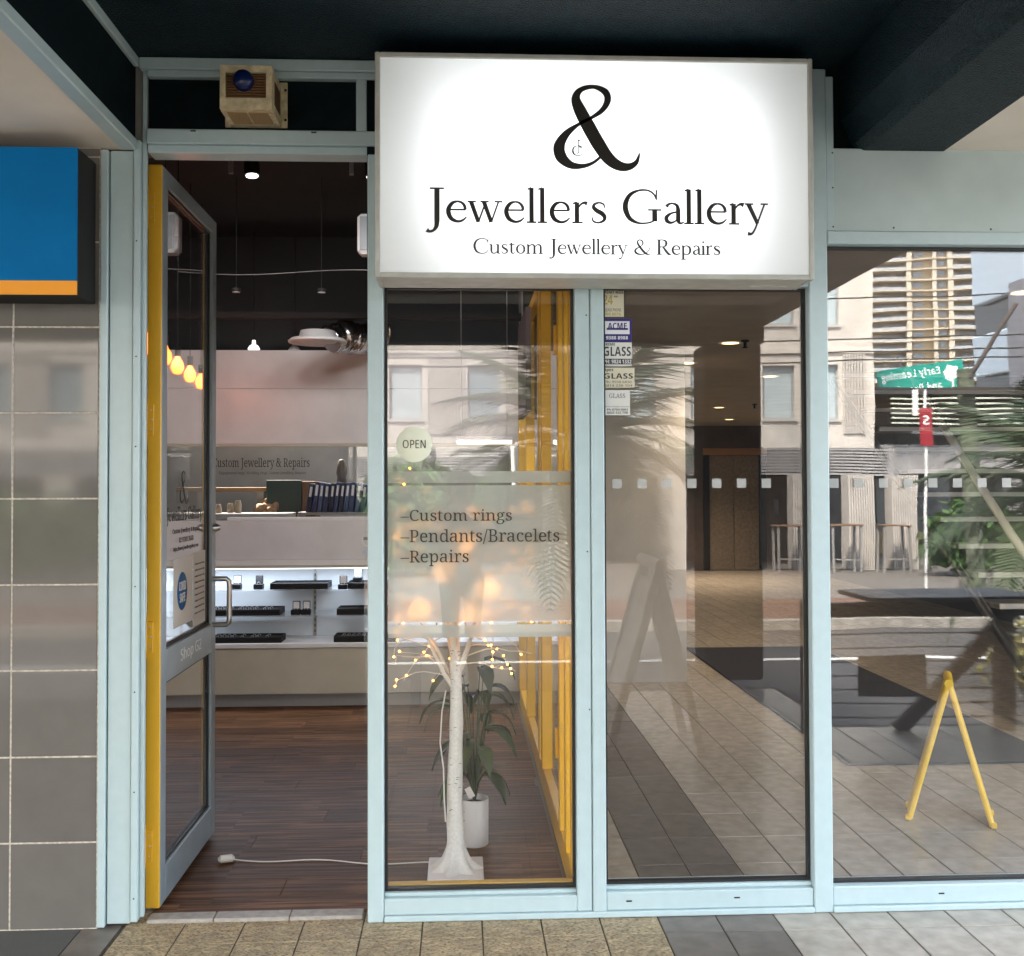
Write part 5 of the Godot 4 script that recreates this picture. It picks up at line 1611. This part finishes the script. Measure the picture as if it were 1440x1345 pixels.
	bar("strip_lamp", M.white, s, 12.0, 13.4, 2.85, 2.93, 24.0, 24.1)
	var gs := thing("preschool_sign", "long green street sign board with white tree emblem across the road", "sign", "", Vector3(13.05, 4.45, 25.8))
	gs.rotation = Vector3(0, PI, -0.16)
	bar("board", mk(0.005, 0.30, 0.23, 0.5), gs, -1.25, 1.25, -0.42, 0.42, -0.03, 0.03, 0.005)
	var wt := mk(0.8, 0.82, 0.8, 0.6)
	text("Early Learning", wt, gs, -0.55, 1.15, 0.05, 0.33, 0.031, "sansbold", 0.004)
	text("and Preschool", wt, gs, -0.55, 1.15, -0.34, -0.06, 0.031, "sansbold", 0.004)
	var em := begin()
	var out := PackedVector2Array()
	for k in 24:
		var a := TAU * k / 24
		out.append(Vector2(-0.88 + cos(a) * (0.24 + 0.03 * sin(a * 6)), 0.08 + sin(a) * (0.22 + 0.03 * cos(a * 5))))
	prism(em, out, 0.031, 0.035)
	span(em, -0.92, -0.85, -0.33, -0.15, 0.031, 0.035)
	obj("tree_emblem", em, wt, gs)
	for x in [-1.0, 1.0]:
		bar("post", M.dark_metal, gs, x - 0.04, x + 0.04, -4.9, -0.42, -0.09, -0.031)
	# red banner on a white pole
	var rs := thing("red_banner_sign", "narrow red banner with white emblem on a thin pole by the road", "sign", "", Vector3(6.98, -0.46, 11.9))
	rs.rotation.y = PI
	var st := begin()
	tube(st, [Vector3(0, 0, 0), Vector3(0, 3.4, 0)], 0.022, 10)
	obj("pole", st, M.white, rs)
	bar("banner", mk(0.28, 0.01, 0.02, 0.5), rs, -0.095, 0.095, 2.55, 3.12, 0.031, 0.05, 0.003)
	text("S", wt, rs, -0.05, 0.05, 2.86, 3.0, 0.05, "sansbold", 0.004, "emblem")
	bar("white_plate", M.white, rs, 0.11, 0.19, 3.0, 3.4, 0.0, 0.02)
	# timber power pole, wires
	var pp := thing("power_pole", "weathered greenish timber power pole across the road", "pole", "", Vector3(7.95, -0.47, 12.3))
	st = begin()
	tube(st, [Vector3(0, 0, 0), Vector3(-0.08, 2.2, 0.0), Vector3(-0.16, 3.75, 0)], [0.14, 0.13, 0.12], 12)
	obj("shaft", st, grain(mk(0.16, 0.19, 0.13, 0.9), 101, 0.05, 0.6, 1.0, 0.8), pp)
	bar("crossarm", mk(0.04, 0.035, 0.03, 0.8), pp, -0.7, 0.9, 3.35, 3.45, -0.24, -0.14)
	st = begin()
	tube(st, [Vector3(-0.15, 3.6, -0.1), Vector3(0.62, 4.75, -0.1)], 0.035, 8)
	obj("strut", st, mk(0.05, 0.04, 0.035, 0.8), pp)
	for k in 4:
		st = begin()
		var pts := []
		var rise: float = [3.25, 3.4, 3.62, 4.3][k]
		for j in 25:
			var x := -26.0 + j * 2.4
			pts.append(Vector3(x, rise + 0.055 * (x + 2.0) * 0.35 + 0.0018 * (x - 4.0) * (x - 4.0), 12.4 + 0.12 * k))
		tube(st, pts, 0.012, 5)
		tag(obj("overhead_wire", st, M.black), ["lowest overhead wire across the office front", "second overhead wire from below across the office front", "third overhead wire from below across the office front", "highest overhead wire across the office front"][k], "wire", "overhead wires")
	var ar := thing("arrow_sign", "small yellow arrow sign behind the green bush", "sign", "", Vector3(11.75, 0.86, 17.2))
	ar.rotation.y = PI
	st = begin()
	prism(st, PackedVector2Array([Vector2(-0.2, -0.06), Vector2(0.02, -0.06), Vector2(0.02, -0.16), Vector2(0.22, 0), Vector2(0.02, 0.16), Vector2(0.02, 0.06), Vector2(-0.2, 0.06)]), 0, 0.02)
	obj("arrow", st, mk(0.8, 0.42, 0.02, 0.5), ar)
	bar("post", M.alum, ar, -0.02, 0.02, -1.33, 0.0, -0.03, -0.001)
	# dark angular building with pale blue bands
	var g := thing("banded_building", "dark building with pale blue-grey sloping bands at the right", "building")
	for e in [[8.9, 11.2, -0.04], [6.3, 7.9, -0.10]]:
		st = begin()
		box(st, Vector3(26.0, (e[0] + e[1]) / 2, 36.0), Vector3(11.0, e[1] - e[0], 4.0), 0.05, Basis(Vector3.BACK, -e[2]))
		obj("band", st, mk(0.42, 0.50, 0.58, 0.4), g)
	bar("dark_glass", mk(0.03, 0.033, 0.035, 0.12), g, 20.9, 31.5, -0.5, 12.5, 35.0, 38.5)
	bar("corner_post", mk(0.16, 0.16, 0.18, 0.5), g, 20.4, 21.4, -0.5, 9.0, 33.9, 34.9)
	for k in 9:
		bar("mullion", M.kick, g, 21.7 + k * 1.1, 21.78 + k * 1.1, 4.2, 6.3, 34.9, 34.99)
	tower()

func tower() -> void:
	var t := thing("apartment_tower", "tall beige apartment tower with rows of balconies far behind", "building", "", Vector3(104.0, 0.0, 230.0))
	t.rotation.y = 0.25
	t.scale = Vector3(1.2, 1, 1)
	var beige := grain(mk(0.56, 0.50, 0.41, 0.8), 102, 0.02, 0.9, 1.0, 0.03)
	var rail := mk(0.38, 0.39, 0.41, 0.3)
	var glass := mk(0.32, 0.36, 0.41, 0.15)
	var pale := mk(0.60, 0.58, 0.55, 0.5)
	bar("core", mk(0.42, 0.34, 0.24, 0.8), t, -12.0, 12.0, 0, 76.0, 2.0, 14.0)
	for x in [-12.2, -3.2, 1.4, 4.0, 11.4]:
		bar("pier", beige, t, x, x + (0.9 if x != 1.4 else 0.7), 0, 77.0, -1.2, 2.0)
	bar("pier_wide", beige, t, 9.4, 12.3, 0, 77.5, -1.0, 2.0)
	for k in 33:
		var y := 1.5 + k * 2.3
		bar("balcony_slab", beige, t, -13.0, 9.4, y - 0.24, y, -1.4, 2.0)
		for e in [[-13.0, -3.3], [4.8, 9.3]]:
			bar("balustrade", rail, t, e[0], e[1], y + 0.02, y + 0.62, -1.38, -1.3)
		for j in 6:
			var x := -11.2 + j * 1.35
			bar("window", glass if (k * 5 + j * 3) % 4 else pale, t, x, x + 1.15, y + 0.1, y + 1.85, 1.85, 1.99)
		for j in 3:
			var x := 5.0 + j * 1.4
			bar("window", glass if (k * 3 + j) % 3 else pale, t, x, x + 1.2, y + 0.1, y + 1.85, 1.85, 1.99)
		bar("window", glass, t, -1.9, -0.2, y + 0.6, y + 1.8, -0.1, 0.0)
		bar("window", glass, t, 2.2, 3.7, y + 0.6, y + 1.8, -0.1, 0.0)
	bar("bay_wall", mk(0.50, 0.40, 0.27, 0.8), t, -2.3, 4.0, 0, 76.5, 0.0, 2.0)

# ---------- people ----------
func cap(p: Vector3, a: Vector3, b: Vector3, ra: float, rb: float) -> float:
	var ab := b - a
	var t := clampf((p - a).dot(ab) / maxf(ab.length_squared(), 1e-9), 0.0, 1.0)
	return p.distance_to(a + ab * t) - lerpf(ra, rb, t)

func smin(a: float, b: float, k: float) -> float:
	var h := clampf(0.5 + 0.5 * (b - a) / k, 0.0, 1.0)
	return lerpf(b, a, h) - k * h * (1.0 - h)

func nets(bones: Array, cell: float, k: float, paint: Callable) -> ArrayMesh:
	# surface nets over joined tapered capsules
	var lo := Vector3.INF
	var hi := -Vector3.INF
	for b in bones:
		var r: float = maxf(b[2], b[3]) + cell * 2
		for e in [b[0], b[1]]:
			lo = lo.min(e - Vector3.ONE * r); hi = hi.max(e + Vector3.ONE * r)
	var n := Vector3i(((hi - lo) / cell).ceil()) + Vector3i.ONE
	var f := PackedFloat32Array()
	f.resize(n.x * n.y * n.z)
	f.fill(1.0)
	for b in bones:
		var r: float = maxf(b[2], b[3]) + k + cell * 2
		var l: Vector3i = Vector3i(((b[0].min(b[1]) - Vector3.ONE * r - lo) / cell).floor()).clamp(Vector3i.ZERO, n - Vector3i.ONE)
		var h: Vector3i = Vector3i(((b[0].max(b[1]) + Vector3.ONE * r - lo) / cell).ceil()).clamp(Vector3i.ZERO, n - Vector3i.ONE)
		for x in range(l.x, h.x + 1):
			for y in range(l.y, h.y + 1):
				for z in range(l.z, h.z + 1):
					var i := (x * n.y + y) * n.z + z
					f[i] = smin(f[i], cap(lo + Vector3(x, y, z) * cell, b[0], b[1], b[2], b[3]), k)
	var idx := {}
	var verts := PackedVector3Array()
	for x in n.x - 1:
		for y in n.y - 1:
			for z in n.z - 1:
				var s := Vector3.ZERO
				var c := 0
				var vals := []
				for q in 8:
					vals.append(f[((x + (q & 1)) * n.y + y + ((q >> 1) & 1)) * n.z + z + (q >> 2)])
				var mn: float = vals.min()
				if mn >= 0.0 or vals.max() < 0.0:
					continue
				for e in [[0, 1], [2, 3], [4, 5], [6, 7], [0, 2], [1, 3], [4, 6], [5, 7], [0, 4], [1, 5], [2, 6], [3, 7]]:
					var va: float = vals[e[0]]
					var vb: float = vals[e[1]]
					if (va < 0.0) != (vb < 0.0):
						var t := va / (va - vb)
						var pa := Vector3(e[0] & 1, (e[0] >> 1) & 1, e[0] >> 2)
						var pb := Vector3(e[1] & 1, (e[1] >> 1) & 1, e[1] >> 2)
						s += pa.lerp(pb, t); c += 1
				idx[Vector3i(x, y, z)] = verts.size()
				verts.append(lo + (Vector3(x, y, z) + s / c) * cell)
	var st := begin()
	st.set_smooth_group(0)
	for key in idx:
		for a in 3:
			var o: Vector3i = key
			var nx := o
			nx[a] += 1
			var v0 := f[(o.x * n.y + o.y) * n.z + o.z]
			var v1 := f[(nx.x * n.y + nx.y) * n.z + nx.z]
			if (v0 < 0.0) == (v1 < 0.0):
				continue
			var u := (a + 1) % 3
			var w := (a + 2) % 3
			var c0 := o; var c1 := o; var c2 := o; var c3 := o
			c1[u] -= 1; c2[u] -= 1; c2[w] -= 1; c3[w] -= 1
			if not (idx.has(c1) and idx.has(c2) and idx.has(c3)):
				continue
			var q := [idx[c0], idx[c1], idx[c2], idx[c3]]
			if v0 < 0.0:
				q.reverse()
			for j in [0, 1, 2, 0, 2, 3]:
				st.set_color(paint.call(verts[q[j]]))
				st.add_vertex(verts[q[j]])
	return commit(st)

func people() -> void:
	var skin := Color(0.38, 0.22, 0.15)
	var vm := mk(1, 1, 1, 0.7)
	vm.vertex_color_use_as_albedo = true
	# the photographer, holding a phone up
	var p := thing("person", "standing person in dark clothes holding up a phone, mirrored behind the light tree", "person", "", Vector3(0.0, 0.0, 3.98))
	var B := []
	for sg in [-1.0, 1.0]:
		B.append([Vector3(sg * 0.085, 0.80, 0.02), Vector3(sg * 0.082, 0.44, 0.0), 0.082, 0.054])
		B.append([Vector3(sg * 0.082, 0.44, 0.0), Vector3(sg * 0.082, 0.30, 0.02), 0.052, 0.054])
		B.append([Vector3(sg * 0.082, 0.30, 0.02), Vector3(sg * 0.080, 0.09, 0.02), 0.052, 0.034])
		B.append([Vector3(sg * 0.080, 0.05, 0.03), Vector3(sg * 0.092, 0.035, -0.14), 0.045, 0.034])
		B.append([Vector3(sg * 0.175, 1.27, 0.02), Vector3(sg * 0.21, 1.08, -0.06), 0.048, 0.04])
		B.append([Vector3(sg * 0.21, 1.08, -0.06), Vector3(sg * 0.075, 1.33, -0.13), 0.038, 0.028])
		B.append([Vector3(sg * 0.075, 1.33, -0.13), Vector3(sg * 0.05, 1.40, -0.145), 0.03, 0.026])
		for q in 4:
			B.append([Vector3(sg * 0.052, 1.385 + q * 0.022, -0.14), Vector3(sg * 0.034, 1.39 + q * 0.022, -0.172), 0.011, 0.009])
		B.append([Vector3(sg * 0.05, 1.40, -0.15), Vector3(sg * 0.03, 1.37, -0.165), 0.011, 0.009])
	B.append([Vector3(0, 0.86, 0.02), Vector3(0, 1.0, 0.02), 0.145, 0.12])
	B.append([Vector3(-0.05, 0.98, 0.02), Vector3(-0.09, 1.22, 0.02), 0.11, 0.10])
	B.append([Vector3(0.05, 0.98, 0.02), Vector3(0.09, 1.22, 0.02), 0.11, 0.10])
	B.append([Vector3(-0.14, 1.27, 0.02), Vector3(0.14, 1.27, 0.02), 0.06, 0.06])
	B.append([Vector3(0, 1.27, 0.02), Vector3(0, 1.38, 0.01), 0.052, 0.048])
	B.append([Vector3(0, 1.45, -0.005), Vector3(0, 1.52, 0.01), 0.075, 0.085])
	B.append([Vector3(0, 1.405, -0.04), Vector3(0, 1.42, -0.03), 0.035, 0.05])
	B.append([Vector3(0, 1.455, -0.085), Vector3(0, 1.475, -0.078), 0.012, 0.009])
	var mesh := nets(B, 0.018, 0.03, func(v: Vector3):
		if v.y < 0.085: return Color(0.015, 0.015, 0.016)
		if v.y < 0.50: return Color(0.03, 0.024, 0.022)
		if v.y < 1.32 and v.z > -0.11: return Color(0.02, 0.02, 0.025)
		return skin)
	put("body", mesh, vm, p)
	var hb := [[Vector3(0, 1.53, 0.03), Vector3(0, 1.50, 0.05), 0.10, 0.10], [Vector3(0, 1.45, 0.06), Vector3(0, 1.33, 0.08), 0.085, 0.06]]
	put("hair", nets(hb, 0.018, 0.03, func(_v: Vector3): return Color(0.03, 0.02, 0.015)), vm, p)
	var ph := begin()
	span(ph, -0.04, 0.04, 1.415, 1.57, 3.796, 3.805, 0.003)
	tag(obj("phone", ph, M.black), "black phone held up by the standing person", "phone")
	# jeweller seated behind the workshop window
	var j := thing("person", "seated person with curly light brown hair, only the head top showing in the workshop window", "person", "", Vector3(-1.545, 0.0, -4.95))
	var C := [
		[Vector3(0, 0.62, 0), Vector3(0, 0.80, 0), 0.15, 0.13], [Vector3(-0.07, 0.80, 0), Vector3(-0.1, 1.0, 0), 0.11, 0.09], [Vector3(0.07, 0.80, 0), Vector3(0.1, 1.0, 0), 0.11, 0.09],
		[Vector3(0, 1.03, 0), Vector3(0, 1.14, 0.01), 0.055, 0.05], [Vector3(0, 1.22, 0.02), Vector3(0, 1.30, 0.0), 0.075, 0.085], [Vector3(0, 1.17, 0.05), Vector3(0, 1.19, 0.05), 0.035, 0.045],
		[Vector3(0, 1.215, 0.10), Vector3(0, 1.24, 0.09), 0.012, 0.009],
		[Vector3(-0.17, 1.02, 0), Vector3(-0.22, 0.80, 0.05), 0.05, 0.04], [Vector3(0.17, 1.02, 0), Vector3(0.22, 0.80, 0.05), 0.05, 0.04],
		[Vector3(-0.22, 0.80, 0.05), Vector3(-0.12, 0.75, 0.16), 0.038, 0.028], [Vector3(0.22, 0.80, 0.05), Vector3(0.12, 0.75, 0.16), 0.038, 0.028],
		[Vector3(-0.08, 0.60, 0.0), Vector3(-0.1, 0.56, 0.16), 0.085, 0.07], [Vector3(0.08, 0.60, 0.0), Vector3(0.1, 0.56, 0.16), 0.085, 0.07],
		[Vector3(-0.1, 0.56, 0.16), Vector3(-0.1, 0.10, 0.12), 0.055, 0.04], [Vector3(0.1, 0.56, 0.16), Vector3(0.1, 0.10, 0.12), 0.055, 0.04],
		[Vector3(-0.1, 0.045, 0.12), Vector3(-0.11, 0.035, 0.17), 0.04, 0.035], [Vector3(0.1, 0.045, 0.12), Vector3(0.11, 0.035, 0.17), 0.04, 0.035]]
	put("body", nets(C, 0.02, 0.03, func(v: Vector3): return Color(0.10, 0.10, 0.12) if v.y < 1.06 else skin), vm, j)
	var curls := []
	for k in 60:
		var v := Vector3(rng.randfn(), absf(rng.randfn()) * 0.9 + 0.1, rng.randfn() - 0.35).normalized()
		curls.append([Vector3(0, 1.285, -0.01) + v * 0.095, Vector3(0, 1.285, -0.01) + v * 0.115, 0.026, 0.02])
	put("hair", nets(curls, 0.010, 0.012, func(_v: Vector3): return Color(0.24, 0.15, 0.08)), vm, j)
	var sto := thing("work_stool", "stool under the seated person in the workshop", "stool", "", Vector3(-1.545, 0.0, -4.97))
	bar("seat", M.black, sto, -0.18, 0.18, 0.44, 0.50, -0.18, 0.14, 0.02)
	var ss := begin()
	tube(ss, [Vector3(0, 0.05, -0.02), Vector3(0, 0.44, -0.02)], 0.025, 10)
	obj("stem", ss, M.steel, sto)
	ss = begin()
	lathe(ss, Vector3(0, 0, -0.02), [Vector2(0, 0), Vector2(0.2, 0), Vector2(0.19, 0.03), Vector2(0.03, 0.06), Vector2(0, 0.06)], 20)
	obj("foot", ss, M.steel, sto)
